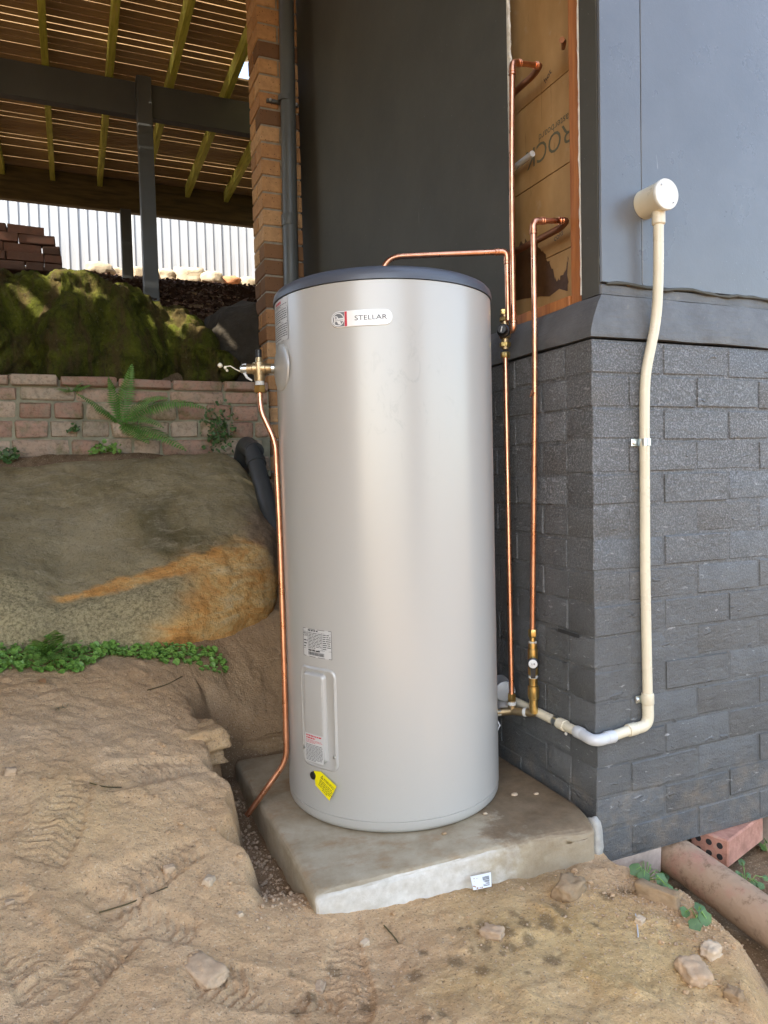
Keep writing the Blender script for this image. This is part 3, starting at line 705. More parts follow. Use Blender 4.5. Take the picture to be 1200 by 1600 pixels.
    # torn edges
    for (yy, z0, z1, s, wd) in ((yo1, 1.36, 4.2, 1, .007), (yo0, 1.37, 4.2, -1, .0028)):
        b = MB(); V = []; Fc = []; k = 260
        for i in range(k+1):
            z = z0+(z1-z0)*i/k; r = abs(noise(z*70, s*3., 1.))*1.2+.35+1.1*max(0, noise(z*19, s*2., 4.))
            a = yy-s*wd*r*.9 ; V += [(AX-.0012, yy+s*.004, z), (AX-.0018, a+s*wd*.3, z), (AX+.004, a, z+.002), (AX+.0098, yy, z)]
        for i in range(k):
            for j in range(3): Fc.append((i*4+j, i*4+j+1, (i+1)*4+j+1, (i+1)*4+j))
        b.add(V, Fc)
        if s > 0:
            for i in range(34):
                z = random.uniform(z0+.05, 2.4); L = random.uniform(.004, .016)
                p = Vector((AX-.001, yy-.004, z)); b.tube([p, p+Vector((-.001, -L*.7, L*.5)), p+Vector((.001, -L, L*random.uniform(-.4, 1)))], [.0022, .0014, .0006], 5)
        b.build('torn_edge', MT['plaster'], house)
    # timber stud, bottom plate, brown paper board
    MB().box((AX+.0095, yo0-.004, zt-.0), (AX+.09, yo0+.056, 4.5), .002).build('timber_stud', MT['stud'], house, False)
    MB().box((AX+.004, yo0+.0575, zt-.006), (AX+.09, .95, zt+.032), .003).build('bottom_plate', MT['stud'], house, False)
    XB = AX+.092
    zz = [zt-.02, 1.556, 1.80, 2.06, 2.6, 3.6]
    for i in range(len(zz)-1):
        MB().box((XB, -.0+.02, zz[i]+.0014), (XB+.012, 1.2, zz[i+1]-.0014), .0008).build('paper_board', MT['paperboard'], house, False)
    MB().box((XB+.014, .02, zt), (XB+.02, 1.2, 3.6)).build('sarking', MT['ink'], house, False)
    # water stain on the lower board: ragged outline
    V = [(XB-.0006, 0, 0)]; b = MB(); c = ux(848, 432, XB-.0006); pts = []
    for (px, py) in ((806, 470), (806, 385), (830, 372), (840, 380), (850, 395), (862, 420), (870, 440), (880, 430), (887, 400), (887, 455)):
        pts.append(ux(px, py, XB-.0008))
    rag = []
    for i in range(len(pts)):
        a_, c_ = pts[i], pts[(i+1) % len(pts)]
        for k in range(6): q_ = a_.lerp(c_, k/6); rag.append(Vector((q_.x, q_.y+random.uniform(-.006, .006)*(k > 0), q_.z+random.uniform(-.012, .012)*(k > 0))))
    b.add(rag, [tuple(range(len(rag)))]); b.build('damp_stain', MT['dampstain'], house, False)
    # printed words on the board (upside down) and pencilled notes
    def wtext(txt, size, px, py, m, flip=True, tilt=0.0):
        V, Fc = text_geo(txt, size, 'CENTER'); c = ux(px, py, XB-.001); out = []
        for v in V:
            a, h = v.x, v.y
            if flip: a, h = -a, -h
            a, h = a*math.cos(tilt)-h*math.sin(tilt), a*math.sin(tilt)+h*math.cos(tilt)
            out.append((XB-.001, c.y-a, c.z+h))
        # seen from -x, y runs right to left
        MB().add(out, [tuple(f) for f in Fc]).build('printed_text', m, house, False)
    pt = mat('faded_print', (.13, .12, .07), .8)
    wtext('ROCK', .085, 856, 214, pt, True); wtext('plasterboard', .034, 868, 191, pt, True)
    wtext('hot', .028, 857, 122, MT['ink'], False, .5); wtext('cold', .026, 873, 372, MT['ink'], False, .2)
    for (a_, b_) in (((871, 984), (905, 992)),):
        p_, q_ = ux(*a_, -.0045), ux(*b_, -.0045); MB().add([(-.0042, p_.y, p_.z+.004), (-.0042, q_.y, p_.z+.004), (-.0042, q_.y, p_.z-.006), (-.0042, p_.y, p_.z-.005)], [(0, 1, 2, 3)]).build('open_joint', MT['ink'], house, False)
    # body of the house behind the skins, so that nothing is hollow
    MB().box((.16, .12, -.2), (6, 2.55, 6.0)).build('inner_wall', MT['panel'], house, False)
    MB().box((1.45, .0, -.4), (6, .119, 6.0)).build('inner_wall', MT['panel'], house, False)
    MB().box((1.6, 2.56, .5), (6, 9.0, 6.0)).build('inner_wall', MT['panel'], house, False)
build_house()
# mortar lump at the foot of the corner and footing below the wall
lm = rock_mesh('mortar_lump', (.034, .05, .125), MT['mortar_lump'], 3, 3, .10, .6)
tag(link('mortar_lump', lm, loc=(-.016, -.008, -.062)), 'pale mortar lump at the foot of the house corner', 'mortar')
f = MB(); 
for i in range(1): f.box((.022, .004, -.27), (.225, .2, -.1412), .006, jit=.004)
tag(f.build('footing_block', MT['footing']), 'pinkish rough footing block under the grey wall beside the clay pipe', 'footing')
f = MB().box((.70, .004, -.30), (1.5, .2, -.143), .006); tag(f.build('footing_block', MT['footing']), 'footing block under the wall right of the holed brick', 'footing')

# ================================================================== BRICK PILLAR
def build_pillar():
    y0 = 2.42; x0, x1 = -.226, -.004
    pl = empty('brick_pillar', (-.115, y0+.11, 1.0), 'tan and brown brick pillar behind the tank with a downpipe', 'pillar')
    MB().box((x0+.007, y0+.007, .55), (x1-.007, y0+.225, 4.3)).build('mortar', MT['mortar'], pl, False)
    cH = .0892; z = 1.702-9*cH-.5*cH+.004; random.seed(5); k = 0
    ms = [brick_mesh('brick', .222, .106, .0785, MT['tanbrick'], .004, .0012, 400+i) for i in range(3)]
    mh = [brick_mesh('brick', .106, .232, .0785, MT['tanbrick'], .004, .0012, 420+i) for i in range(3)]
    while z < 4.2:
        if k % 2 == 0:
            for yy in (y0, y0+.126): link('brick', random.choice(ms), pl).location = (x0, yy, z)
        else:
            for xx in (x0, x0+.116): link('brick', random.choice(mh), pl).location = (xx, y0, z)
        z += cH; k += 1
build_pillar()
def build_downpipe():
    a = uy(447, 0, 2.36); b = uy(455, 440, 2.36); t = Vector((a.x+.0, 2.36, 4.3)); xm = (a.x+b.x)/2
    d = empty('downpipe', (xm, 2.36, .8), 'dark grey painted downpipe clamped to the brick pillar', 'downpipe')
    MB().tube([(a.x, 2.36, 4.3), (a.x, 2.36, a.z), (b.x, 2.36, b.z), (b.x+.004, 2.36, .7)], .0405, 24).build('pipe', MT['downpipe'], d)
    c = uy(447, 155, 2.36)
    s = MB(); s.lathe((c.x, 2.36, c.z-.014), (c.x, 2.36, c.z+.014), [(0, .0425), (.028, .0425)], 24); s.box((c.x-.095, 2.398, c.z-.009), (c.x+.082, 2.4165, c.z+.009), .002)
    cl = s.build('clamp', MT['downpipe'], d)
    for dx in (-.078, .066): MB().lathe((c.x+dx, 2.398, c.z), (c.x+dx, 2.386, c.z), [(0, .007), (.01, .007), (.012, .004)], 6).build('bolt', MT['steel'], cl)
    c = uy(452, 345, 2.36); MB().lathe((c.x, 2.36, c.z-.03), (c.x, 2.36, c.z+.03), [(0, .0415), (.002, .0425), (.058, .0425), (.06, .0415)], 24).build('joint_collar', MT['downpipe'], d)
build_downpipe()

# ================================================================== DECK
def build_deck():
    ZJ = 3.60; HJ = .10; ZBd = ZJ+HJ
    dk = empty('timber_deck', (-1, 4.6, 2.1), 'raised timber deck overhead with mossy joists and grey steel beam', 'deck')
    xj = [-2.85, -2.46, -2.07, -1.68, -1.285, -.895, -.505, -.12, .245, .63]
    random.seed(9)
    for x in xj: MB().box((x-.021, 2.40 if x < .2 else 2.72, ZJ), (x+.021, 5.665, ZBd), .003).build('joist', MT['joist'], dk, False)
    y = 2.40; i = 0
    while y < 5.76:
        gap = random.choice([.003, .004, .005, .006, .007, .009])
        x1 = .85 if y > 3.62 else -.085+random.uniform(-.01, .01)
        MB().box((-4.2, y, ZBd+.0005), (x1, y+.074-gap, ZBd+.0155), .0015).build('deck_board', MT['board'], dk, False)
        y += .074; i += 1
    MB().box((-4.4, 3.735, 3.375), (.85, 3.80, 3.598), .004).build('beam', MT['greysteel'], dk, False)
    for xx in (-.69,): MB().box((xx-.048, 3.642, 2.02), (xx+.048, 3.733, 3.60), .004).build('post', MT['greysteel'], dk, False)
    MB().box((-.055-.68, 5.585, 2.70), (.04-.68, 5.67, 3.40), .004).build('post', MT['greysteel'], dk, False)
    MB().box((-4.4, 5.672, 3.405), (.85, 5.742, 3.695), .004).build('bearer', MT['bearer'], dk, False)
build_deck()
# piece of corrugated roofing beyond the deck edge
V = []; Fc = []; n = 90
for i in range(n+1):
    y = 2.75+i*.0098*1.0
    for j, x in enumerate((-.14, .30)):
        V.append((x, y, 3.80+.10*j+.016*math.sin(y*2*pi/.076)))
for i in range(n): Fc.append((2*i, 2*i+1, 2*i+3, 2*i+2))
tag(link('roof_sheet', mesh('roof_sheet', V, Fc, MT['clearsheet'])), 'scrap of corrugated roof sheet beyond the deck edge beside the pillar', 'roof sheet')
# unseen roof added above the camera to block sun from the foreground
b = MB(); b.box((-5.2, -3.1, 3.72), (-.5, 1.35, 3.80)); b.box((-5.2, 1.35, 3.72), (-3.0, 2.38, 3.80)); b.box((-1.95, 1.35, 3.72), (.02, 2.38, 3.80)); b.box((-.5, .2, 3.72), (.02, 1.35, 3.80))
b.box((-3.0, 1.35, 3.725), (-1.95, 1.60, 3.79)); b.box((-3.0, 1.86, 3.725), (-1.95, 2.38, 3.79))          # gaps shaped to throw sun patches on the mossy rock
for (x0, x1) in ((-3.0, -2.96), (-2.86, -2.76), (-2.50, -2.41), (-2.36, -2.30), (-2.10, -2.05), (-1.99, -1.95)): b.box((x0, 1.60, 3.74), (x1, 1.86, 3.775))
tag(b.build('shade_roof', MT['roofing'], None, False), 'unseen roof added overhead to keep the sun off the tank', 'balcony')

# ================================================================== FENCE, BORDER ROCKS, MULCH
def build_fence():
    fe = empty('steel_fence', (-.5, 7.0, 3.1), 'pale ribbed steel fence in full sun at the top of the slope', 'fence')
    wsh = .76
    for k in range(-5, 4):
        x0 = k*wsh-.3; V = []; Fc = []; prof = []
        nr = 8
        for i in range(nr):
            a = x0+i*wsh/nr; s = wsh/nr
            prof += [(a, 0), (a+s*.62, 0), (a+s*.72, -.012), (a+s*.90, -.012)]
        prof.append((x0+wsh, 0))
        for (x, d) in prof: V += [(x, 7.0+d+(.004 if k % 2 else 0), 3.0), (x, 7.0+d+(.004 if k % 2 else 0), 4.75)]
        for i in range(len(prof)-1): Fc.append((2*i, 2*i+2, 2*i+3, 2*i+1))
        link('fence_sheet', mesh('fence_sheet', V, Fc, MT['fence'], False), fe)
    MB().box((-4.2, 6.97, 4.75), (2.8, 7.03, 4.80), .005).build('top_rail', MT['fence'], fe, False)
build_fence()
random.seed(21)
ordn = ['first', 'second', 'third', 'fourth', 'fifth', 'sixth', 'seventh', 'eighth', 'ninth', 'tenth', 'eleventh', 'twelfth']
bx = [(-1.02, .26, .13), (-.80, .20, .10), (-.60, .24, .12), (-.38, .20, .13), (-.15, .30, .17), (.08, .22, .13), (.28, .22, .11), (.47, .24, .12), (.70, .24, .13), (.92, .2, .1)]
for i, (x, wd, h) in enumerate(bx):
    o = link('border_rock', rock_mesh('border_rock', (wd*1.15, .2, h*1.25), MT['orangerock'] if i == 6 else MT['palerock'], 30+i, 3, .16, .55), loc=(x+.12, 6.38+random.uniform(-.05, .05), float(ground_z(x+.12, 6.38, False))+h*.35))
    o.rotation_euler = (0, 0, random.uniform(-.4, .4))
    tag(o, 'orange sunlit border rock at the foot of the pale fence' if i == 6 else '%s sunlit pale rock from the left in the row below the fence' % ordn[i], 'rock', 'sunlit rocks edging the mulch bed')
def build_mulch():
    rs = np.random.RandomState(8); n = 7000; V = []; Fc = []
    x = rs.uniform(-1.6, .7, n); y = 3.15+rs.rand(n)**1.3*3.1; z = ground_z(x, y)
    for i in range(n):
        L, W_ = rs.uniform(.02, .06)*(1+.12*(y[i]-3.2)), rs.uniform(.006, .016); a = rs.uniform(0, 2*pi); t = rs.uniform(-.7, .7)
        d = np.array([math.cos(a)*math.cos(t), math.sin(a)*math.cos(t), math.sin(t)])*L/2; s = np.array([-math.sin(a), math.cos(a), rs.uniform(-.5, .5)])*W_
        c = np.array([x[i], y[i], z[i]+rs.uniform(.0, .03)]); k = len(V); h = np.array([0, 0, .006])
        V += [c-d-s, c+d-s, c+d+s, c-d+s, c+h]; Fc += [(k, k+1, k+4), (k+1, k+2, k+4), (k+2, k+3, k+4), (k+3, k, k+4)]
    tag(link('bark_mulch', mesh('bark_mulch', V, Fc, MT['mulch'], False)), 'dark bark mulch on the slope below the deck', 'mulch', kind='stuff')
build_mulch()

# ================================================================== STACKED BRICKS ON THE MOSSY ROCK
def build_pile():
    random.seed(4); Y = 3.55
    rows = ['bottom', 'second', 'third', 'fourth', 'top']
    zb = uy(50, 418, Y).z-.02; H = .0565; me = [brick_mesh('stacked_brick', .205, .10, .052, MT['pilebrick'], .004, .003, 500+i) for i in range(4)]
    mh = [brick_mesh('stacked_brick', .10, .205, .052, MT['pilebrick'], .004, .003, 520+i) for i in range(3)]
    xr = uy(98, 400, Y).x
    lay = [['H', 'H', 'S', 'H'], ['H', 'S', 'H', 'H'], ['H', 'S', 'S'], ['S', 'S', ], ['S', 'H', ]]
    ends = [0, 0, -.01, -.035, -.095]
    for r, l in enumerate(lay):
        x = xr+ends[r]; pos = len(l)
        names = ['rightmost', 'second', 'third', 'fourth', 'fifth']
        for k, t in enumerate(l):
            L = .205 if t == 'S' else .10; x -= L+.006
            o = link('stacked_brick', random.choice(me if t == 'S' else mh), loc=(x, Y+random.uniform(-.012, .012), zb+r*H)); o.rotation_euler = (0, 0, random.uniform(-.05, .05))
            tag(o, '%s brick from the right in the %s row of the brick pile' % (names[k], rows[r]) if k else 'rightmost brick in the %s row of the brick pile' % rows[r], 'brick', 'old bricks stacked on the mossy rock')
build_pile()

# ================================================================== LOW BRICK RETAINING WALL
def build_low_wall():
    random.seed(14); Y = 2.34
    wl = empty('garden_wall', (-1, Y, 1.0), 'low old red brick garden wall below the mossy rock', 'wall')
    MB().box((-2.5, Y+.012, .92), (-.245, Y+.2, 1.405)).build('mortar', MT['mossmortar'], wl, False)
    def brick(x, z, L, H, d=0.0):
        b = MB().box((0, 0, 0), (L, .16, H), .008, jit=.004)
        o = link('brick', mesh('brick', b.v, b.f, MT['redbrick'], True, 50), wl); o.location = (x, Y+d+random.uniform(-.006, .006), z); o.rotation_euler = (random.uniform(-.02, .02), random.uniform(-.012, .012), random.uniform(-.03, .03))
    # course bottoms measured on the photo
    x = -2.46
    while x < -.28:                                    # flat coping, wide thin bricks
        L = min(random.uniform(.20, .26), -.25-x); brick(x, 1.372, L, .05, -.015); x += L+.008
    for z, H, ls in ((1.218, .078, (.125, .135)), (1.128, .08, (.122, .138)), (1.035, .082, (.13, .25)), (.945, .08, (.12, .24))):
        x = -2.48+random.uniform(0, .08)
        while x < -.30:
            L = random.choice(ls)*random.uniform(.95, 1.04); L = min(L, -.25-x); brick(x, z, L, H); x += L+.013
    x = -2.45
    while x < -.3:
        L = min(random.uniform(.18, .27), -.25-x); brick(x, 1.306, L, .058, .002); x += L+.012
build_low_wall()

# ================================================================== HOT WATER TANK
TX, TY, TR, TH = -.4114, .3890, .3008, 1.3709
def on_tank(px, py):
    d = _ray(px, py); o = CAM-np.array([TX, TY, 0]); a = d[0]**2+d[1]**2; b = 2*(o[0]*d[0]+o[1]*d[1]); c = o[0]**2+o[1]**2-TR**2
    t = (-b-math.sqrt(max(0, b*b-4*a*c)))/(2*a); P = o+d*t
    return math.atan2(P[1], P[0]), P[2]
def cylp(th, z, off): return Vector((TX+(TR+off)*math.cos(th), TY+(TR+off)*math.sin(th), z))
def wrap_geo(V, th0, z0, off):            # flat (u,v) metres -> tank skin; u to the viewer's right
    return [cylp(th0+v[0]/TR, z0+v[1], off+(v[2] if len(v) > 2 else 0)) for v in V]
def rrect(w, h, r, n=5, fine=12):
    P = []
    for (cx, cy, a0) in ((w/2-r, h/2-r, 0), (-w/2+r, h/2-r, pi/2), (-w/2+r, -h/2+r, pi), (w/2-r, -h/2+r, 1.5*pi)):
        for i in range(n+1): a = a0+pi/2*i/n; P.append((cx+r*math.cos(a), cy+r*math.sin(a)))
    # add points along straight horizontals so that it follows the curve
    out = []
    for i in range(len(P)):
        a, b = P[i], P[(i+1) % len(P)]; k = max(1, int(math.hypot(b[0]-a[0], b[1]-a[1])/(w/fine)))
        for j in range(k): t = j/k; out.append((a[0]+(b[0]-a[0])*t, a[1]+(b[1]-a[1])*t))
    return out
def grid_patch(w, h, nx=10, ny=2):
    V = [(-w/2+w*i/nx, -h/2+h*j/ny) for j in range(ny+1) for i in range(nx+1)]
    Fc = [(j*(nx+1)+i, j*(nx+1)+i+1, (j+1)*(nx+1)+i+1, (j+1)*(nx+1)+i) for j in range(ny) for i in range(nx)]
    return V, Fc
def raised(outline, levels):
    """stack of inset outlines: levels = [(scale_inset_m, height)], closed by a fan of slices"""
    n = len(outline); V = []; Fc = []
    xs = [p[0] for p in outline]; ysv = [p[1] for p in outline]; W_, H_ = max(xs)-min(xs), max(ysv)-min(ysv)
    for (ins, h) in levels:
        sx, sy = (W_-2*ins)/W_, (H_-2*ins)/H_
        V += [(p[0]*sx, p[1]*sy, h) for p in outline]
    for l in range(len(levels)-1):
        for i in range(n): i2 = (i+1) % n; Fc.append((l*n+i, l*n+i2, (l+1)*n+i2, (l+1)*n+i))
    # top closed with vertical strips: match points by symmetry left/right
    base = (len(levels)-1)*n
    top = sorted(range(n), key=lambda i: outline[i][0])
    up = sorted([i for i in range(n) if outline[i][1] >= 0], key=lambda i: outline[i][0]); dn = sorted([i for i in range(n) if outline[i][1] < 0], key=lambda i: outline[i][0])
    m = min(len(up), len(dn))
    for i in range(m-1): Fc.append((base+dn[i], base+dn[i+1], base+up[i+1], base+up[i]))
    return V, Fc
tank = empty('hot_water_tank', (TX, TY, 0), 'tall pale grey cylindrical hot water tank standing on the concrete slab', 'water tank')
def build_tank():
    prof = [(0.002, TR-.022), (.004, TR-.012), (.010, TR-.005), (.018, TR-.0015), (.0335, TR-.001), (.0345, TR-.003), (.036, TR-.003), (.037, TR), (.3, TR), (.7, TR), (1.1, TR), (TH-.001, TR), (TH, TR-.002)]
    MB().lathe((TX, TY, 0), (TX, TY, 1), prof, 128).build('body', MT['tank'], tank, True, 50)
    lp = [(TH+.001, TR-.004), (TH+.001, TR+.0035), (TH+.012, TR+.0035), (TH+.022, TR+.001), (TH+.030, TR-.006), (TH+.036, TR-.018), (TH+.040, TR-.035), (TH+.044, TR-.10), (TH+.046, .02)]
    MB().lathe((TX, TY, 0), (TX, TY, 1), lp, 128).build('lid', MT['lid'], tank, True, 50)
    # --- name badge
    t0, z0 = on_tank(518, 499); t1, z1 = on_tank(613, 497); w_ = (t1-t0)*TR; tc = (t0+t1)/2; zc = (z0+z1)/2+.0; h_ = .0385
    V, Fc = raised(rrect(w_, h_, h_/2-.0005, 8, 24), [(0, 0), (0, .0015), (.0008, .0022)])
    bd = MB().add(wrap_geo(V, tc, zc, .0003), Fc).build('badge', MT['badge'], tank)
    # dark round end, ring, letter, red stripe, name
    r = h_/2-.002; cx = -w_/2+h_/2
    out = [(cx+r*math.cos(a), r*math.sin(a)) for a in [pi/2+pi*i/16 for i in range(17)]]+[(cx+.016, -r), (cx+.016, r)]
    MB().add(wrap_geo([(p[0], p[1], .0028) for p in out], tc, zc, 0), [tuple(range(len(out)))]).build('logo_ground', MT['badgegrey'], bd, False)
    V = []; Fc = []; n = 32
    for i in range(n):
        a = 2*pi*i/n
        for q in (r*.80, r*.93): V.append((cx+q*math.cos(a), q*math.sin(a), .0031))
    for i in range(n): j = (i+1) % n; Fc.append((2*i, 2*i+1, 2*j+1, 2*j))
    MB().add(wrap_geo(V, tc, zc, 0), Fc).build('logo_ring', MT['badge'], bd, False)
    V, Fc = text_geo('R', .026); MB().add(wrap_geo([(v.x+cx-.0125, v.y-.0092, .0032) for v in V], tc, zc, 0), Fc).build('logo_letter', MT['badge'], bd, False)
    V, Fc = grid_patch(.021, .0075, 4, 1); MB().add(wrap_geo([(v[0]+cx+.003, v[1]-.001, .0034) for v in V], tc, zc, 0), Fc).build('logo_band', MT['badge'], bd, False)
    V, Fc = text_geo('Rheem', .0072, 'CENTER'); MB().add(wrap_geo([(v.x+cx+.003, v.y-.0035, .0036) for v in V], tc, zc, 0), Fc).build('logo_word', MT['badgegrey'], bd, False)
    V, Fc = grid_patch(.006, h_-.003, 2, 1); MB().add(wrap_geo([(v[0]+cx+.020, v[1], .0030) for v in V], tc, zc, 0), Fc).build('red_stripe', MT['red'], bd, False)
    V, Fc = text_geo('STELLAR', .0165, 'CENTER')
    sxw = .078/(max(v.x for v in V)-min(v.x for v in V)); MB().add(wrap_geo([(v.x*sxw+.024, v.y-.0055, .0032) for v in V], tc, zc, 0), Fc).build('name_text', MT['ink'], bd, False)
    # --- access cover
    a0, zt = on_tank(470, 1036); a1, _ = on_tank(525, 1040); _, zb = on_tank(500, 1201); w_ = (a1-a0)*TR; tc = (a0+a1)/2; h_ = zt-zb; zc = (zt+zb)/2
    V, Fc = raised(rrect(w_, h_, .022, 6, 16), [(0, 0), (.002, .0035), (.006, .0048), (.008, .0030)])
    ac = MB().add(wrap_geo(V, tc, zc, -.0005), Fc).build('access_cover', MT['tank'], tank, True, 60)
    V, Fc = raised(rrect(w_*.60, h_*.865, .010, 5, 14), [(0, .002), (.003, .010), (.006, .012), (.008, .0125)])
    MB().add(wrap_geo(V, tc-.004/TR, zc+.004, 0), Fc).build('cover_box', MT['tank'], ac, True, 60)
    for sx, sy in ((-.43, -.335), (.42, -.345)):
        p = cylp(tc+sx*w_/TR, zc+sy*h_, .002); q = cylp(tc+sx*w_/TR, zc+sy*h_, .006); MB().lathe(p, q, [(0, .0042), (.003, .0040), (.004, .002)], 10).build('screw', MT['steel'], ac)
    # warning label on the cover: red heading lines then black lines
    def sticker(name, parent, th, z, w, h, off, rows, mt=None):
        V, Fc = grid_patch(w, h, 10, 1); o = MB().add(wrap_geo(V, th, z, off), Fc).build(name, mt or MT['paper'], parent, False)
        reds, blacks = MB(), MB()
        for (u0, u1, v0, v1, colr) in rows:
            V, Fc = grid_patch((u1-u0)*w, (v1-v0)*h, 3, 1)
            (reds if colr == 'r' else blacks).add(wrap_geo([(p[0]+((u0+u1)/2-.5)*w, p[1]+((v0+v1)/2-.5)*h) for p in V], th, z, off+.0004), Fc)
        if reds.v: reds.build('red_print', MT['red'], o, False)
        if blacks.v: blacks.build('black_print', MT['ink'], o, False)
        return o
    random.seed(31)
    def lines(v0, v1, n, u0=.05, u1=.95, c='k', fill=.38, words=True):
        out = []; s = (v1-v0)/n
        for i in range(n):
            vv = v1-(i+.5)*s; u = u0; end = u1 if i < n-1 else u0+(u1-u0)*.6
            while u < end-.03:
                L = random.uniform(.05, .16); out.append((u, min(end, u+L), vv-s*fill/2, vv+s*fill/2, c)); u += L+.022
        return out
    a0, zt = on_tank(483, 1141); a1, _ = on_tank(510, 1144); _, zb = on_tank(497, 1189)
    sticker('cover_sticker', ac, (a0+a1)/2, (zt+zb)/2, (a1-a0)*TR, zt-zb, .0132, lines(.80, .97, 2, .08, .92, 'r', .6)+lines(.66, .79, 3, .06, .94, 'r')+lines(.03, .63, 13))
    # rating sticker
    a0, zt = on_tank(474, 980); a1, _ = on_tank(518, 984); _, zb = on_tank(497, 1028); w_, h_ = (a1-a0)*TR, zt-zb
    frame = [(0, 1, .985, 1, 'k'), (0, 1, 0, .015, 'k'), (0, .012, 0, 1, 'k'), (.988, 1, 0, 1, 'k'), (0, 1, .27, .28, 'k'), (.19, .2, .27, .9, 'k'), (.69, .7, .27, .9, 'k'), (0, 1, .9, .905, 'k')]
    rows = frame+lines(.91, .985, 1, .2, .8, 'k', .6)+lines(.30, .88, 11, .22, .68)+lines(.30, .88, 8, .72, .97)+lines(.30, .62, 3, .03, .17)+lines(.80, .88, 2, .02, .18)+lines(.20, .265, 1, .2, .97, 'k', .7)
    u = .2
    while u < .74: L = random.uniform(.006, .016); rows.append((u, u+L, .06, .18, 'k')); u += L+random.uniform(.006, .012)
    o = sticker('rating_sticker', tank, (a0+a1)/2, (zt+zb)/2, w_, h_, .0006, rows)
    V, Fc = text_geo('250', .012, 'CENTER'); MB().add(wrap_geo([(v.x-.405*w_, v.y+.22*h_) for v in V], (a0+a1)/2, (zt+zb)/2, .0012), Fc).build('capacity_text', MT['ink'], o, False)
    # upper left sticker, wrapped round the edge
    a1, zt = on_tank(449, 461); _, zb = on_tank(449, 530); w_ = .11; th = a1-w_/TR/2
    fr = [(0, 1, .99, 1, 'k'), (.985, 1, 0, .75, 'k'), (0, 1, .77, .775, 'k'), (0, 1, .42, .425, 'k'), (0, 1, 0, .008, 'k')]
    sticker('safety_sticker', tank, th, (zt+zb)/2, w_, zt-zb, .0006, fr+lines(.86, .96, 1, .2, .95, 'r', .6)+lines(.79, .86, 2, .05, .95)+lines(.44, .75, 6)+lines(.04, .40, 7), MT['paper'])
    # relief valve flange on the skin
    th, z = on_tank(437, 576); th = math.radians(180)+.03
    p = cylp(th, z, -.003); q = cylp(th, z, .01); MB().lathe(p, q, [(0, .062), (.0045, .061), (.006, .057), (.0065, .030)], 40).build('valve_flange', MT['tank'], tank)
    # lower right inlet socket
    return
build_tank()
# --- yellow hanging warning tag
def build_tag():
    def P(px, py, off):
        th, z = on_tank(px, py); return cylp(th, z, off)
    A, B, C, D = P(503, 1205, .004), P(531, 1225, .016), P(521, 1247, .018), P(497, 1228, .005)
    E_, G_ = P(492, 1204, .003), P(494, 1226, .003)
    t = empty('warning_tag', (A+B+C+D)/4, 'yellow warning tag stuck low on the tank below the access cover', 'tag')
    b = MB(); g = 8; b.add([(A*(1-i/g)+B*(i/g))*(j/g)+(D*(1-i/g)+C*(i/g))*(1-j/g) for j in range(g+1) for i in range(g+1)], [(j*(g+1)+i, j*(g+1)+i+1, (j+1)*(g+1)+i+1, (j+1)*(g+1)+i) for j in range(g) for i in range(g)]); b.add([E_, A, D, G_], [(0, 3, 2, 1)]); b.build('tag_sheet', MT['yellow'], t, False)
    nrm = (B-A).cross(D-A).normalized(); nrm = nrm if nrm.dot(Vector(CAM)-A) > 0 else -nrm
    ex = (B-A).normalized(); W_ = (B-A).length; ey = (A-D).normalized(); H_ = (A-D).length
    def pt(u, v): return A+ex*(u*W_)-ey*((1-v)*H_)+nrm*.0006+nrm*.0*u
    def pl(u, v):   # bilinear on the sheet
        return (A*(1-u)+B*u)*v+(D*(1-u)+C*u)*(1-v)+nrm*.0007
    V, Fc = text_geo('WARNING!', .2); mx = max(v.x for v in V); b = MB()
    b.add([pl(.26+.70*v.x/mx, .68+1.25*v.y) for v in V], Fc)
    random.seed(2)
    for i in range(6):
        v = .56-i*.085; u = .08+(.3 if i == 5 else 0)
        while u < (.7 if i == 5 else .93):
            L = random.uniform(.06, .15); b.add([pl(u, v), pl(u+L, v), pl(u+L, v+.032), pl(u, v+.032)], [(0, 1, 2, 3)]); u += L+.03
    b.add([pl(.08, .68), pl(.24, .68), pl(.16, .92), pl(.12, .72), pl(.20, .72), pl(.16, .85)], [(0, 1, 4, 3), (1, 2, 5, 4), (2, 0, 3, 5)])
    b.build('tag_print', MT['ink'], t, False)
    p = P(491, 1211, .0); q = P(491, 1211, .008); MB().lathe(p, q, [(0, .010), (.006, .010), (.008, .006)], 16).build('drain_plug', MT['black'], t)
build_tag()

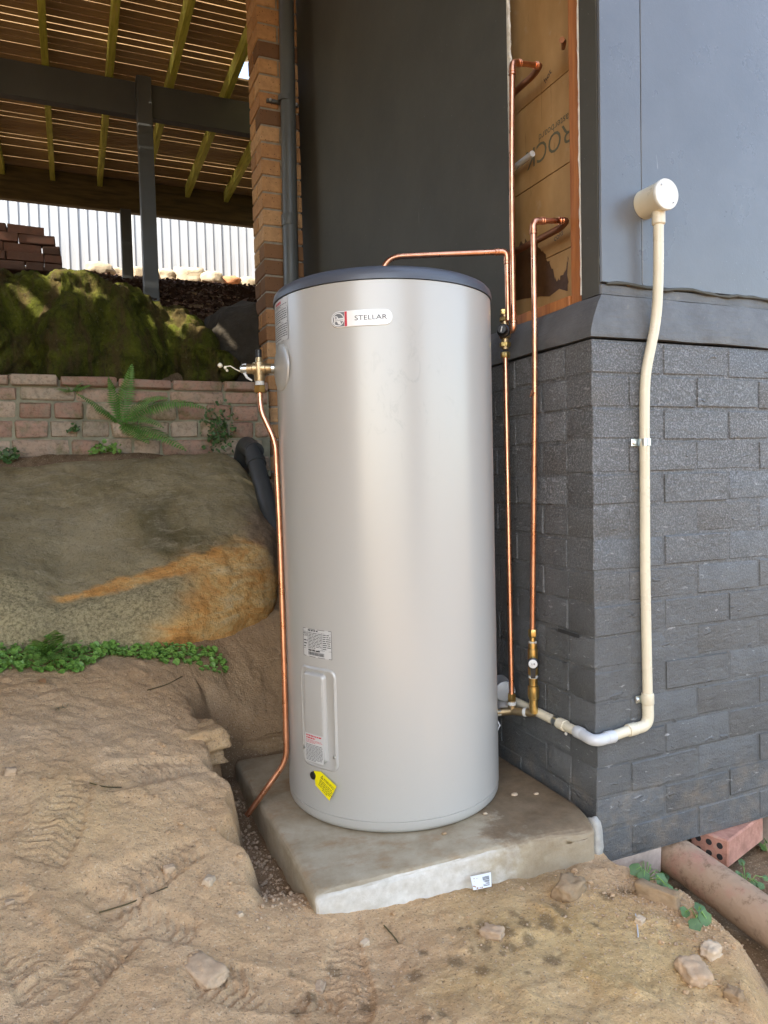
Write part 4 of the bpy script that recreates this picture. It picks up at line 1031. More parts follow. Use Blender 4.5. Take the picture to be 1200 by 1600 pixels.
# ================================================================== PLUMBING
def hexnut(b, a, d, L, r): b.lathe(a, Vector(a)+d, [(0, r*.9), (L*.12, r), (L*.88, r), (L, r*.9)], 6, random.uniform(0, 1)); return b
def collar(b, c, d, r, L=.006): c = Vector(c); d = Vector(d).normalized(); b.lathe(c-d*L/2, c+d*L/2, [(0, r*.93), (L*.25, r), (L*.75, r), (L, r*.93)], 16)
PR = .0079
def relief():
    D = 2.0; T = lambda x, y: ud(x, y, D)
    rt = Vector(RT); up = Vector((0, 0, 1))
    c = T(405, 576); e = empty('relief_valve', c, 'bronze pressure relief valve with white lever on the tank left side', 'valve')
    ax = (T(433, 576)-c).normalized(); ax.z = 0; ax.normalize()
    b = MB(); b.lathe(c-ax*.035, c+ax*.035, [(0, .010), (.002, .0135), (.016, .014), (.018, .017), (.052, .017), (.054, .014), (.066, .0135), (.07, .011)], 16)
    b.lathe(c+up*.030, c-up*.034, [(0, .009), (.012, .010), (.014, .016), (.030, .018), (.046, .0155), (.064, .0145)], 16); b.build('valve_body', MT['bronze'], e)
    b = MB(); b.lathe(c+ax*.034, c+ax*.07, [(0, .0125), (.010, .0125), (.0105, .0155), (.020, .0155), (.0205, .012), (.036, .012)], 12); b.build('tail_thread', MT['steel'], e)
    b = MB(); b.lathe(c-ax*.034, c-ax*.052, [(0, .0115), (.006, .012), (.016, .011), (.018, .008)], 14); b.build('bonnet', MT['steel'], e)
    MB().lathe(c+up*.028, c+up*.052, [(0, .008), (.022, .0085), (.024, .007)], 14).build('top_cap', MT['black'], e)
    b = MB(); b.lathe(c-up*.033, c-up*.046, [(0, .0125), (.013, .0125)], 12); b.build('joining_tape', MT['thread'], e)
    hexnut(MB(), c-up*.046, -up, .020, .0165).build('nut', MT['brass'], e, True, 30)
    p = [T(381, 572), T(382, 583), T(386, 590), T(394, 595)]
    b = MB(); b.tube([T(379, 571), T(383, 570)]+p[1:], [.004, .005, .004, .0035, .002], 8); b.build('lever', MT['white'], e)
    tg = MB(); tg.tube([T(382, 583), T(370, 578), T(360, 572), T(350, 573)], .0016, 6)
    for (x, y, r) in ((344, 571, .0065), (352, 575, .004), (355, 579, .0035)):
        q = T(x, y); tg.lathe(q-Vector((0, 0, r)), q+Vector((0, 0, r)), [(0, r*.4), (r*.6, r), (r*1.4, r), (2*r, r*.4)], 8)
    tg.build('lever_tie', MT['cream'], e)
    # drain line
    pts = [c-up*.060, c-up*.092]+[T(409, 645), T(430, 690), T(437, 830), T(444, 1040), T(448, 1188)]
    last = uz(386, 1274, -.02); pts.append(last)
    pth = bend(pts, [.05, .06, .03, .1, .1, .035], 8)
    dp = empty('copper_drain_pipe', last, 'bent copper drain pipe hanging down the tank left side', 'pipe')
    MB().tube(pth, PR, 16).build('pipe', MT['copper'], dp)
    d = (last-T(448, 1188)).normalized(); MB().lathe(last-d*.0005, last+d*.0008, [(0, PR*.75), (.0013, PR*.75)], 16).build('pipe_mouth', MT['ink'], dp)
relief()
def pipework():
    up = Vector((0, 0, 1))
    # --- hot outlet: from the lid over to the mixing valve
    xB = -.05; E1 = ux(792, 393, xB); V0 = ux(789, 519, xB)
    top0 = uz(598, 425, 1.475); r1 = uz(622, 400, E1.z-.012)
    base = Vector((r1.x-.05, r1.y+.005, TH+.03))
    hp = empty('hot_outlet_pipe', base, 'copper hot water pipe arching from the tank lid to the mixing valve', 'pipe')
    pth = bend([base, Vector((base.x+.002, base.y, E1.z-.018)), E1, Vector((E1.x, E1.y, V0.z+.03))], [.06, .016], 10)
    MB().tube(pth, PR, 16).build('pipe', MT['copper'], hp)
    d = (E1-r1).normalized(); b = MB()
    for k in (-.034, -.026): collar(b, E1+d*k, d, PR*1.35, .004)
    for k in (-.026, -.034): collar(b, E1+up*k, up, PR*1.35, .004)
    b.tube(bend([E1-d*.036, E1, E1-up*.036], .02, 8), PR*1.18, 14); b.build('elbow', MT['copper'], hp)
    # --- mixing (tempering) valve with black knob
    vx = Vector((xB, V0.y, V0.z)); mv = empty('mixing_valve', vx, 'brass mixing valve with black knob beside the tank top', 'valve')
    b = MB(); b.lathe(vx+up*.05, vx-up*.05, [(0, .010), (.004, .0105), (.03, .0115), (.034, .0165), (.066, .0165), (.07, .0115), (.096, .0105), (.1, .010)], 16); b.build('valve_body', MT['bronze'], mv)
    b = MB(); hexnut(b, vx+up*.066, -up, .016, .0135); hexnut(b, vx+up*.043, -up, .012, .0165); hexnut(b, vx-up*.030, -up, .013, .0165); hexnut(b, vx-up*.058, -up, .017, .0135); b.build('nuts', MT['brass'], mv, True, 30)
    n = (Vector(CAM)-vx); n.z = 0; n.normalize(); n = (n+Vector((-.25, 0, 0))).normalized()
    kb = MB().lathe(vx+n*.014, vx+n*.06, [(0, .019), (.012, .0195), (.016, .018), (.018, .0145), (.036, .0135), (.038, .012)], 24).build('knob', MT['black'], mv)
    q = vx+n*.0525; s = Vector((-n.y, n.x, 0)); b = MB(); a1 = (s*.25+up).normalized(); s2 = n.cross(a1); b.add([q-a1*.008-s2*.0012, q+a1*.007-s2*.0012, q+a1*.007+s2*.0012, q-a1*.008+s2*.0012], [(0, 1, 2, 3)]); b.build('pointer', MT['dial'], kb, False)
    # --- cold line from the valve down to the inlet tee
    tee = ux(800, 1112, -.068); tee.z = .196
    c0 = vx-up*.07
    cp = empty('cold_riser_pipe', tee, 'copper pipe running down from the mixing valve to the brass tee', 'pipe')
    MB().tube([c0, Vector((tee.x*.35+c0.x*.65, tee.y*.35+c0.y*.65, .8)), Vector((tee.x, tee.y, tee.z+.03))], PR, 16).build('pipe', MT['copper'], cp)
    # --- tempered line out of the valve, up into the wall
    A0 = Vector((xB+.004, V0.y-.040, V0.z)); Atop = ux(800, 97, xB+.004); Awall = ux(843, 103, .075)
    wp = empty('warm_supply_pipe', A0, 'long copper pipe rising from the mixing valve into the open wall top', 'pipe')
    pth = bend([Vector((vx.x, vx.y-.012, vx.z)), A0, Vector((A0.x, A0.y, 1.7)), Atop, Vector((Awall.x, Awall.y, Awall.z))], [.018, .2, .016], 8)
    MB().tube(pth, PR, 16).build('pipe', MT['copper'], wp)
    d = (Awall-Atop).normalized(); b = MB()
    for k in (.028, .036): collar(b, Atop+d*k, d, PR*1.35, .004)
    for k in (.026, .034): collar(b, Atop-up*k, up, PR*1.35, .004)
    b.tube(bend([Atop+d*.038, Atop, Atop-up*.036], .02, 8), PR*1.18, 14)
    b.build('elbow', MT['copper'], wp); b = MB(); b.tube([Awall-d*.026, Awall-d*.010], PR*1.18, 14)
    for k in (-.022, -.014): collar(b, Awall+d*k, d, PR*1.35, .004)
    b.build('end_socket', MT['copper'], wp); b = MB()
    for k in (.02, .028): collar(b, A0+up*k, up, PR*1.35, .004)
    b.tube(bend([A0+up*.03, A0, Vector((A0.x, A0.y+.024, A0.z))], .018, 8), PR*1.18, 14); b.build('elbow', MT['copper'], wp)
    MB().tube(bend([Awall-d*.015, Awall, Vector((Awall.x+.012, Awall.y+.05, Awall.z-.0)), Vector((Awall.x+.012, Awall.y+.7, Awall.z-.0))], .02), PR*1.25, 14).build('old_pipe', MT['oldcopper'], wp)
    # --- cold supply from the wall down to the isolating valve
    xC = -.040; C0 = ux(833, 345, xC); Cw = ux(884, 345, .07); Cb = ux(836, 992, xC)
    el = ux(834, 1112, -.034); el.z = .203; Cb.y = el.y
    sp = empty('cold_supply_pipe', el, 'copper cold supply pipe dropping down the brick wall to the lever valve', 'pipe')
    MB().tube(bend([Cw, C0, Vector((C0.x, C0.y, 1.2)), Vector((el.x, el.y, Cb.z))], [.016, .2], 8), PR, 16).build('pipe', MT['copper'], sp)
    d = (Cw-C0).normalized(); b = MB()
    for k in (.028, .036): collar(b, C0+d*k, d, PR*1.35, .004)
    for k in (.026, .034): collar(b, C0-up*k, up, PR*1.35, .004)
    b2 = MB(); b2.tube([Cw-d*.024, Cw-d*.008], PR*1.18, 14)
    for k in (-.02, -.012): collar(b2, Cw+d*k, d, PR*1.35, .004)
    b2.build('end_socket', MT['copper'], sp)
    b.tube(bend([C0+d*.038, C0, C0-up*.036], .02, 8), PR*1.18, 14); b.build('elbow', MT['copper'], sp)
    MB().tube(bend([Cw-d*.01, Cw, Vector((Cw.x+.022, Cw.y+.05, Cw.z)), Vector((Cw.x+.022, Cw.y+.7, Cw.z))], .02), PR*1.25, 14).build('old_pipe', MT['oldcopper'], sp)
    # --- inlet fittings: isolating valve, non-return body, elbow, tee
    e = empty('inlet_valve_set', (el.x, el.y, el.z), 'brass isolating valve set with elbow and tee at the tank inlet', 'valve')
    zt_ = Cb.z; z0 = el.z
    b = MB(); hexnut(b, (el.x, el.y, zt_+.012), -up, .022, .0125); hexnut(b, (tee.x, tee.y, tee.z+.052), -up, .022, .0125); b.build('compression_nut', MT['brass'], e, True, 30)
    H = zt_-z0
    def P(t): return Vector((el.x, el.y, zt_-t*H))
    b = MB(); a = P(0.05)
    b.lathe(a, P(1), [(0, .0085), (H*.05, .0085), (H*.06, .0125), (H*.14, .0125), (H*.15, .0145), (H*.46, .0145), (H*.47, .012), (H*.52, .013), (H*.53, .0125), (H*.60, .0125), (H*.61, .016), (H*.66, .0165), (H*.74, .0165), (H*.75, .0155), (H*.77, .0155), (H*.78, .0125), (H*.95, .0125)], 18); b.build('valve_body', MT['brass'], e)
    b = MB(); b.lathe(P(.10), P(.14), [(0, .0118), (.004, .0128), (.008, .0118)], 12); b.lathe(P(.525), P(.6), [(0, .013), (.004, .0142), (.008, .013)], 12); b.build('joining_tape', MT['thread'], e)
    n = (Vector(CAM)-P(.3)); n.z = 0; n.normalize(); c = P(.345)
    lv = MB(); lv.lathe(c+n*.012, c+n*.04, [(0, .012), (.012, .0165), (.022, .0165), (.024, .0135)], 20); s = Vector((-n.y, n.x, 0))
    q = c+n*.026; lv.add([q+s*.008, q-s*.008, q-s*.0065-up*.042, q+s*.0065-up*.042, q+n*.008+s*.008, q+n*.008-s*.008, q+n*.008-s*.0065-up*.042, q+n*.008+s*.0065-up*.042], [(0, 1, 2, 3), (7, 6, 5, 4), (0, 4, 5, 1), (1, 5, 6, 2), (2, 6, 7, 3), (3, 7, 4, 0)])
    lo = lv.build('lever', MT['black'], e)
    MB().lathe(c+n*.036, c+n*.0375, [(0, .0125), (.0012, .0125), (.0015, .012)], 20).build('dial', MT['dial'], lo)
    V, Fc = text_geo('1/4', .009, 'CENTER'); MB().add([c+n*.0381+s*(-v.x)*-1+up*(v.y-.003) for v in V], Fc).build('dial_text', MT['ink'], lo, False)
    # run to the tank
    sock = Vector((TX+TR*math.cos(math.radians(-13)), TY+TR*math.sin(math.radians(-13)), .19)); dirn = (tee-sock).normalized()
    E = Vector((el.x, el.y, .203))
    b = MB(); b.tube(bend([P(.94), E, tee-(tee-E).normalized()*.0], .016, 8), .0118, 16)
    b.tube([tee+(E-tee)*.35, tee, sock+dirn*.012], .0118, 16); b.tube([tee+up*.032, tee], .0115, 14); b.build('tee_and_elbow', MT['bronze'], e)
    b = MB(); b.lathe(sock-dirn*.004, sock+dirn*.03, [(0, .016), (.014, .016), (.0142, .013), (.03, .013)], 6); b.build('union', MT['steel'], e, True, 30)
    b = MB(); m_ = tee+(E-tee)*.62; dd = (E-tee).normalized(); b.lathe(m_-dd*.005, m_+dd*.005, [(0, .0125), (.005, .0135), (.01, .0125)], 14); b.lathe(tee+up*.018, tee+up*.028, [(0, .0118), (.005, .013), (.01, .0118)], 12); b.build('joining_tape', MT['thread'], e)
    # thin white lead hanging from the tank
    a = sock+Vector((.006, -.006, -.014)); tg = MB().tube([a, a+Vector((.008, -.012, -.02)), a+Vector((-.012, -.012, -.055)), a+Vector((-.03, -.01, -.075))], .0022, 6)
    tag(tg.build('white_lead', MT['white']), 'thin white lead hanging by the brass tee at the tank', 'lead')
pipework()
# grey conduit end poking from the cavity
a = ux(832, 240, .105); g = MB().tube([a, (a.x+.004, a.y+.10, a.z-.0), (.115, a.y+.5, a.z)], .0095, 14)
o = g.build('conduit_stub', MT['grey_pvc']); tag(o, 'short grey conduit end poking out in the wall cavity', 'conduit')
a = ux(880, 75, .12); g = MB().tube([a, ux(881, 65, .075), ux(878, 62, .06)], [.006, .007, .008], 10); tag(g.build('pipe_stub', MT['oldcopper']), 'small capped copper stub high on the brown board', 'pipe')
a = ux(832, 615, .0); g = MB().tube([ux(835, 613, -.052), ux(829, 619, -.056), ux(831, 609, -.05)], [.002, .003, .001], 6); tag(g.build('copper_scrap', MT['oldcopper']), 'tiny copper scrap stuck to the cold supply pipe', 'scrap')

# ================================================================== ELECTRICAL CONDUIT
def conduit():
    r = .0132; Yc = -.0165; e = empty('electrical_conduit', uy(1011, 1085, Yc), 'cream conduit running down the grey brick wall and round the corner', 'conduit')
    jb = uy(1032, 305, -.05)
    top = uy(1029, 345, -.034); p1 = uy(1029, 430, -.030); p2 = uy(1026, 500, Yc-.006); p3 = uy(1008, 585, Yc); p4 = uy(1007, 640, Yc); p5 = uy(1008, 900, Yc); p6 = uy(1012, 1090, Yc)
    MB().tube(bend([top, p1, p2, p3, p4, p5, p6], [.05, .06, .06, .05, .1], 8), r, 20).build('conduit', MT['cream'], e)
    el = uy(1013, 1133, Yc); l1 = Vector((.008, Yc, el.z-.008)); co_ = Vector((Yc, Yc, el.z-.013))
    b = MB(); b.tube(bend([p6, el, Vector((el.x-.058, Yc, el.z-.003))], .042, 10), r*1.16, 20); d1 = (p6-el).normalized(); q = Vector((el.x-.06, Yc, el.z-.003))
    b.lathe(p6-d1*.018, p6+d1*.012, [(0, r*1.16), (.002, r*1.26), (.026, r*1.26), (.03, r*1.18)], 20); d2 = (q-el).normalized(); b.lathe(q-d2*.018, q+d2*.01, [(0, r*1.16), (.002, r*1.26), (.026, r*1.26), (.028, r*1.18)], 20)
    b.build('elbow', MT['cream'], e)
    MB().tube([q, Vector((.03, Yc, el.z-.011))], r, 20).build('conduit', MT['cream'], e)
    c2 = Vector((Yc-.004, Yc-.004, el.z-.014)); s2 = Vector((Yc, .05, el.z-.012))
    b = MB(); b.tube(bend([Vector((.034, Yc, el.z-.011)), c2, s2], .036, 10), r*1.14, 20); b.lathe((.045, Yc, el.z-.011), (.018, Yc, el.z-.0115), [(0, r*1.18), (.002, r*1.25), (.025, r*1.25), (.027, r*1.18)], 20); b.lathe((Yc, .06, el.z-.012), (Yc, .032, el.z-.012), [(0, r*1.18), (.002, r*1.25), (.025, r*1.25), (.027, r*1.18)], 20)
    b.build('corner_elbow', MT['grey_pvc'], e)
    zz = el.z-.012
    MB().tube([s2, Vector((Yc, .11, zz))], r, 20).build('conduit', MT['cream'], e)
    MB().lathe((Yc, .105, zz), (Yc, .135, zz), [(0, r*1.1), (.002, r*1.22), (.03, r*1.22)], 20).build('coupling', MT['cream'], e)
    MB().lathe((Yc, .138, zz), (Yc, .156, zz), [(0, r*1.06), (.018, r*1.06)], 20).build('saddle', MT['steel'], e)
    b = MB(); 
    MB().tube([Vector((Yc, .13, zz)), Vector((Yc, .30, zz+.001)), Vector((Yc-.004, .40, zz+.002))], r, 20).build('conduit', MT['cream'], e)
    # inspection elbow behind the tank inlet
    ib = Vector((Yc-.004, .42, zz+.03)); n = (Vector(CAM)-ib).normalized()
    b = MB(); b.lathe(ib+Vector((.01, .03, 0)), ib+Vector((-.03, -.075, .0)), [(0, .026), (.004, .030), (.075, .030), (.078, .031), (.085, .031), (.087, .028)], 28); b.tube([ib, ib+Vector((-.01, -.02, -.06))], .02, 16); b.build('inspection_cap', MT['grey_pvc'], e)
    # junction box: round, white lid with two screws
    j0 = Vector((jb.x, .010, jb.z)); j1 = Vector((jb.x, -.068, jb.z)); R_ = .038
    jl = uy(1040, 304, -.062); j0 = Vector((jl.x, .0115, jl.z)); j1 = Vector((jl.x, -.062, jl.z))
    jbx = MB().lathe(j0, j1, [(0, R_), (.002, R_), (.072, R_*.985), (.0735, R_*1.0)], 40).build('junction_box', MT['cream'], e)
    ld = MB().lathe(j1+Vector((0, .003, 0)), j1+Vector((0, -.01, 0)), [(0, R_*.99), (.001, R_*1.03), (.006, R_*1.03), (.008, R_*1.0), (.0085, R_*.9)], 40).build('box_lid', MT['white_pvc'], jbx)
    for a in (2.3, 5.5):
        c = j1+Vector((math.cos(a)*R_*.74, -.0055, math.sin(a)*R_*.74)); MB().lathe(c, c+Vector((0, -.0008, 0)), [(0, .0036), (.0008, .0034)], 10).build('screw_hole', MT['dial'], jbx)
        MB().lathe(c, c+Vector((0, -.0011, 0)), [(0, .0018), (.0011, .0016)], 8).build('screw', MT['ink'], jbx)
    sp = Vector((top.x, top.y, j0.z-R_*.6)); LL = sp.z-top.z+.010; MB().lathe(sp, sp+Vector((0, 0, -1)), [(0, r*1.28), (LL-.002, r*1.28), (LL, r*1.15)], 24).build('spigot', MT['cream'], jbx)
    # two zinc saddles
    for (py, L) in ((691, .050), (1093, .042)):
        c = uy(1008 if py < 800 else 1012, py, Yc); s = MB()
        s.lathe(c+Vector((0, 0, -.010)), c+Vector((0, 0, .010)), [(0, r*1.07), (.001, r*1.13), (.019, r*1.13), (.02, r*1.07)], 20)
        s.box((c.x-L*.72, -.0062, c.z-.010), (c.x-.006, -.0035, c.z+.010), .001); o = s.build('saddle', MT['steel'], e)
        MB().lathe((c.x-L*.56, -.006, c.z), (c.x-L*.56, -.012, c.z), [(0, .0062), (.003, .006), (.0045, .004)], 12).build('screw', MT['steel'], o)
    # spare white screw on the side wall
    s = ux(885, 1146, -.004); tag(MB().lathe(s, s+Vector((-.006, 0, 0)), [(0, .0052), (.003, .005), (.005, .003)], 14).build('wall_plug', MT['white']), 'small white plug in the shaded brick wall under the conduit', 'plug')
conduit()

# ================================================================== CLAY PIPE, HOLED BRICK, DRAIN PIPE
def right_corner():
    a = Vector((.285, .25, -.185)); b_ = Vector((.30, -.02, -.205)); c = Vector((.285, -.9, -.27))
    e = MB(); e.tube([a, b_, (b_+c)/2, c], .055, 32); o = e.build('clay_pipe', MT['clay']); tag(o, 'dusty terracotta drain pipe running out from under the wall', 'pipe')
    hb = empty('holed_brick', (.45, 0, -.22), 'pink extruded brick with core holes sitting under the wall end', 'brick')
    P0 = uy(1138, 1352, -.05); ang = -.42; R3 = Matrix.Rotation(ang, 3, 'Z'); O = Vector((P0.x, P0.y, -.226))
    V, Fc = chamfer_box(Vector((0, 0, 0)), Vector((.23, .11, .078)), .004)
    R3 = Matrix.Rotation(.30, 3, 'Z')
    MB().add([O+R3 @ v for v in V], Fc).build('brick_body', MT['pinkbrick'], hb, False)
    for i in range(2):
        for j in range(3):
            c = O+R3 @ Vector((0, .024+.031*j, .024+.032*i)); d = R3 @ Vector((-1, 0, 0))
            MB().lathe(c-d*.003, c+d*.0012, [(0, .0088), (.0042, .0088)], 14).build('core_hole', MT['ink'], hb)
right_corner()
def black_drain():
    Y = 1.95; p = [uy(384, 700, 2.2), uy(400, 692, 2.05), uy(414, 740, 1.85), uy(428, 830, 1.62)]
    e = empty('black_drain_pipe', p[3], 'black drain pipe with elbow dropping behind the boulder', 'pipe')
    MB().tube(bend([uy(376, 735, 2.28), uy(384, 694, 2.15), uy(398, 706, 2.0)], .05, 8), .047, 24).build('elbow', MT['drain_pvc'], e)
    MB().tube([uy(393, 700, 2.03), uy(412, 765, 1.83), uy(432, 850, 1.62)], .041, 24).build('pipe', MT['drain_pvc'], e)
    d = (uy(412, 765, 1.83)-uy(393, 700, 2.03)).normalized(); c = uy(400, 722, 1.96); MB().lathe(c-d*.02, c+d*.02, [(0, .044), (.002, .0475), (.038, .0475), (.04, .044)], 24).build('collar', MT['drain_pvc'], e)
black_drain()

# ================================================================== LOOSE STONES, SCRAPS
def gz(x, y): return float(ground_z(np.array([x]), np.array([y]))[0])
def on_ground(px, py, z0=-.05):
    z = z0
    for _ in range(12): p = uz(px, py, z); z = z*.4+gz(p.x, p.y)*.6
    p = uz(px, py, z); return Vector((p.x, p.y, gz(p.x, p.y)))
def stones():
    L = [(320, 1522, .058, .09, .03, 'stone', .5, 'flat angular pinkish stone lying alone on the foreground sand'),
         (264, 1360, .028, .02, .018, 'stone', .2, 'rounded stone half buried on the bank left of the slab corner'),
         (326, 1379, .03, .024, .02, 'stonepale', .9, 'pale lump of stone near the trench by the slab corner'),
         (14, 1412, .02, .014, .012, 'stone', .4, 'small stone at the left edge of the sand'),
         (16, 1208, .028, .022, .022, 'stone', .1, 'grey brown stone on the bank at the left edge'),
         (770, 1462, .055, .035, .03, 'stone', 2.2, 'brown stone embedded in yellow soil in front of the slab'),
         (890, 1395, .09, .06, .05, 'stonebrown', .4, 'large brown clod of soil in front of the slab right end'),
         (1028, 1405, .045, .11, .05, 'stonebrown', .55, 'long brown stone leaning below the leafy weed'),
         (1110, 1490, .05, .035, .03, 'stonepale', .2, 'pale flat stone on the slope by the clay pipe'),
         (1147, 1558, .03, .036, .024, 'stonebrown', .3, 'round orange brown pebble near the bottom right corner'),
         (1085, 1525, .07, .06, .04, 'stone', 1.3, 'dusty stone sunk in the slope above the orange pebble'),
         (500, 1545, .03, .02, .015, 'stone', 1.0, 'small stone in the sand below the slab corner'),
         (570, 1475, .022, .016, .012, 'stonepale', .4, 'tiny pale stone in front of the slab middle'),
         (1000, 1440, .025, .02, .016, 'stonepale', .4, 'tiny pale stone under the leaning brown stone'),
         (375, 1430, .014, .012, .010, 'stonepale', .4, 'pale pebble in the trench mouth by the slab corner')]
    for i, (px, py, a, b, h, m, rz, lab) in enumerate(L):
        p = on_ground(px, py); o = link('stone', rock_mesh('stone', (a, b, h), MT[m], 60+i, 4, .17, .8, 1.9), loc=(p.x, p.y, p.z+h*.15)); o.rotation_euler = (random.uniform(-.15, .15), random.uniform(-.15, .15), rz)
        tag(o, lab, 'stone')
    # sandstone ledges breaking out of the bank and behind the slab
    for (loc, size, rz, lo_, yl, lab, sd) in (((-.995, .62, .135), (.30, .20, .12), .28, .0, .2, 'sandstone ledge capping the bank beside the trench', 91),
                                    ((-.62, .905, -.01), (.56, .13, .10), -.08, .55, .2, 'low brown rock ledge behind the slab', 93)):
        me = rock_mesh('rock_ledge', size, MT['soil'], sd, 5, .13, .7, 2.6); at = me.attributes.new('soil', 'FLOAT_COLOR', 'POINT'); at.data.foreach_set('color', np.tile(np.array([lo_, yl, 0, 1], np.float32), len(me.vertices)))
        o = link('rock_ledge', me, loc=loc); o.rotation_euler = (0, 0, rz); tag(o, lab, 'rock')
    # uncountable gravel in the trench and over the sand
    rs = np.random.RandomState(12); V = []; Fc = []
    ic = [(0, 0, 1), (.9, 0, .2), (.28, .85, .2), (-.72, .52, .2), (-.72, -.52, .2), (.28, -.85, .2), (0, 0, -1)]
    fc = [(0, 1, 2), (0, 2, 3), (0, 3, 4), (0, 4, 5), (0, 5, 1), (6, 2, 1), (6, 3, 2), (6, 4, 3), (6, 5, 4), (6, 1, 5)]
    n = 6400; xs = np.empty(n); ysv = np.empty(n); ss = np.empty(n)
    for i in range(n):
        k = i % 4
        if i < 620: ysv[i] = rs.uniform(-.08, .72); xs[i] = rs.uniform(crest(ysv[i])+.02, -.795); ss[i] = .0016+.007*rs.rand()**2.2
        elif k != 2: xs[i] = rs.uniform(-1.7, .1); ysv[i] = rs.uniform(-.75, .8); ss[i] = .0009+.0032*rs.rand()**3
        else: xs[i] = .02+rs.randn()*.12; ysv[i] = -.14-abs(rs.randn())*.14; ss[i] = .0011+.004*rs.rand()**2.5
    ok = ~((xs > -.80) & (ysv > -.055)); xs, ysv, ss = xs[ok], ysv[ok], ss[ok]; zs = ground_z(xs, ysv)
    for x, y, s, z in zip(xs, ysv, ss, zs):
        k = len(V); a = rs.uniform(0, 2*pi); sc = rs.uniform(.6, 1.2, 3)*s
        V += [(x+(q[0]*math.cos(a)-q[1]*math.sin(a))*sc[0], y+(q[0]*math.sin(a)+q[1]*math.cos(a))*sc[1], z+s*.25+q[2]*sc[2]*.8) for q in ic]; Fc += [tuple(j+k for j in f) for f in fc]
    tag(link('gravel', mesh('gravel', V, Fc, MT['stone'], True)), 'fine gravel and crumbs of soil in the trench and on the sand', 'gravel', kind='stuff')
    rs = np.random.RandomState(33); n = 420; xs = rs.uniform(-1.7, .1, n); ysv = rs.uniform(-.75, .75, n); ok = ~((xs > crest(ysv)) & (ysv > -.06)); xs, ysv = xs[ok], ysv[ok]
    keep = fbm(xs*3, ysv*3, 21., 3) > -.05; xs, ysv = xs[keep], ysv[keep]; zs = ground_z(xs, ysv); V = []; Fc = []
    proto = [rock_mesh('clod', (1, 1, .7), None, 150+i, 2, .25, .6, 1.8) for i in range(5)]
    for x, y, z in zip(xs, ysv, zs):
        me = proto[rs.randint(5)]; k = len(V); sc = .004+.012*rs.rand()**3; a = rs.uniform(0, 6.28)
        V += [(x+sc*(v.co.x*math.cos(a)-v.co.y*math.sin(a)), y+sc*(v.co.x*math.sin(a)+v.co.y*math.cos(a)), z+sc*(v.co.z+.12)) for v in me.vertices]; Fc += [tuple(j+k for j in q.vertices) for q in me.polygons]
    tag(link('soil_clods', mesh('soil_clods', V, Fc, MT['soil'], False)), 'crumbly clods of sandy soil scattered over the foreground', 'soil', kind='stuff')
    # crumbs on the slab
    for i, (px, py, s, m, lab) in enumerate(((804, 1241, .016, 'stonepale', 'pale chip lying on the muddy slab right of the tank'), (838, 1240, .012, 'stonepale', 'small pale flake on the slab near the shaded wall'), (758, 1271, .010, 'stonepale', 'pale crumb on the slab close to the tank foot'), (694, 1302, .012, 'stonebrown', 'dark red brown crumb at the tank foot'))):
        p = uz(px, py, .003); o = link('chip', rock_mesh('chip', (s*1.3, s, s*.5), MT[m], 120+i, 2, .2, .5), loc=p); tag(o, lab, 'stone chip')
stones()
# fallen label card with a bar code
def card():
    A, B, C, D = uy(735, 1370, -.062), uy(767, 1363, -.062), uy(768, 1385, -.088), uy(740, 1391, -.085)
    e = empty('label_card', (A+B+C+D)/4, 'white bar code card lying against the slab front edge', 'card')
    MB().add([A, B, C, D, A+Vector((0, .001, 0)), B+Vector((0, .001, 0)), C+Vector((0, .001, 0)), D+Vector((0, .001, 0))], [(0, 3, 2, 1), (4, 5, 6, 7), (0, 1, 5, 4), (1, 2, 6, 5), (2, 3, 7, 6), (3, 0, 4, 7)]).build('card_sheet', MT['white'], e, False)
    b = MB(); n = (B-A).cross(D-A).normalized(); n = n if n.dot(Vector(CAM)-A) > 0 else -n
    def pl(u, v): return (A*(1-u)+B*u)*v+(D*(1-u)+C*u)*(1-v)+n*.0006
    v = .12
    while v < .8: h = random.uniform(.02, .06); b.add([pl(.56, v), pl(.9, v), pl(.9, v+h), pl(.56, v+h)], [(0, 1, 2, 3)]); v += h+random.uniform(.03, .06)
    b.build('bar_code', MT['ink'], e, False); b = MB()
    for i in range(9):
        u, v, r = random.uniform(.05, .5), random.uniform(.05, .9), random.uniform(.02, .06); b.add([pl(u+r*math.cos(a), v+r*math.sin(a)) for a in [k*pi/3 for k in range(6)]], [tuple(range(6))])
    b.build('mud_spots', MT['deadleaf'], e, False)
card()

# ================================================================== PLANTS
def frond(root, tip, lift, wid, npair, m, parent, sag=0.35, rs=random):
    root, tip = Vector(root), Vector(tip); mid = (root+tip)/2+Vector((0, 0, lift)); b = MB(); P = []
    for i in range(npair+1):
        t = i/npair; P.append(root*(1-t)**2+mid*2*t*(1-t)+tip*t*t)
    b.tube(P, [.0016*(1-.7*i/npair) for i in range(npair+1)], 4)
    for i in range(2, npair+1):
        t = i/npair; d = (P[i]-P[i-1]).normalized(); up = Vector((0, -.6, .8)); s = d.cross(up).normalized(); u2 = s.cross(d).normalized()
        L = 1.9*wid*min(1.0, (.35+1.4*t) if t < .4 else 1.15*(1-t)**.75+.10)
        g = (P[-1]-P[0]).length/npair*.62
        for sg in (-1, 1):
            o = P[i]; e = o+s*sg*L+d*L*.28-u2*L*sag*rs.uniform(.5, 1.1); mdl = (o+e)/2+u2*L*.06
            b.add([o-d*g*.3, mdl-d*g*.62, e, mdl+d*g*.62, o+d*g*.3], [(0, 1, 2, 3, 4)] if sg > 0 else [(4, 3, 2, 1, 0)])
    b.build('frond', m, parent, False)
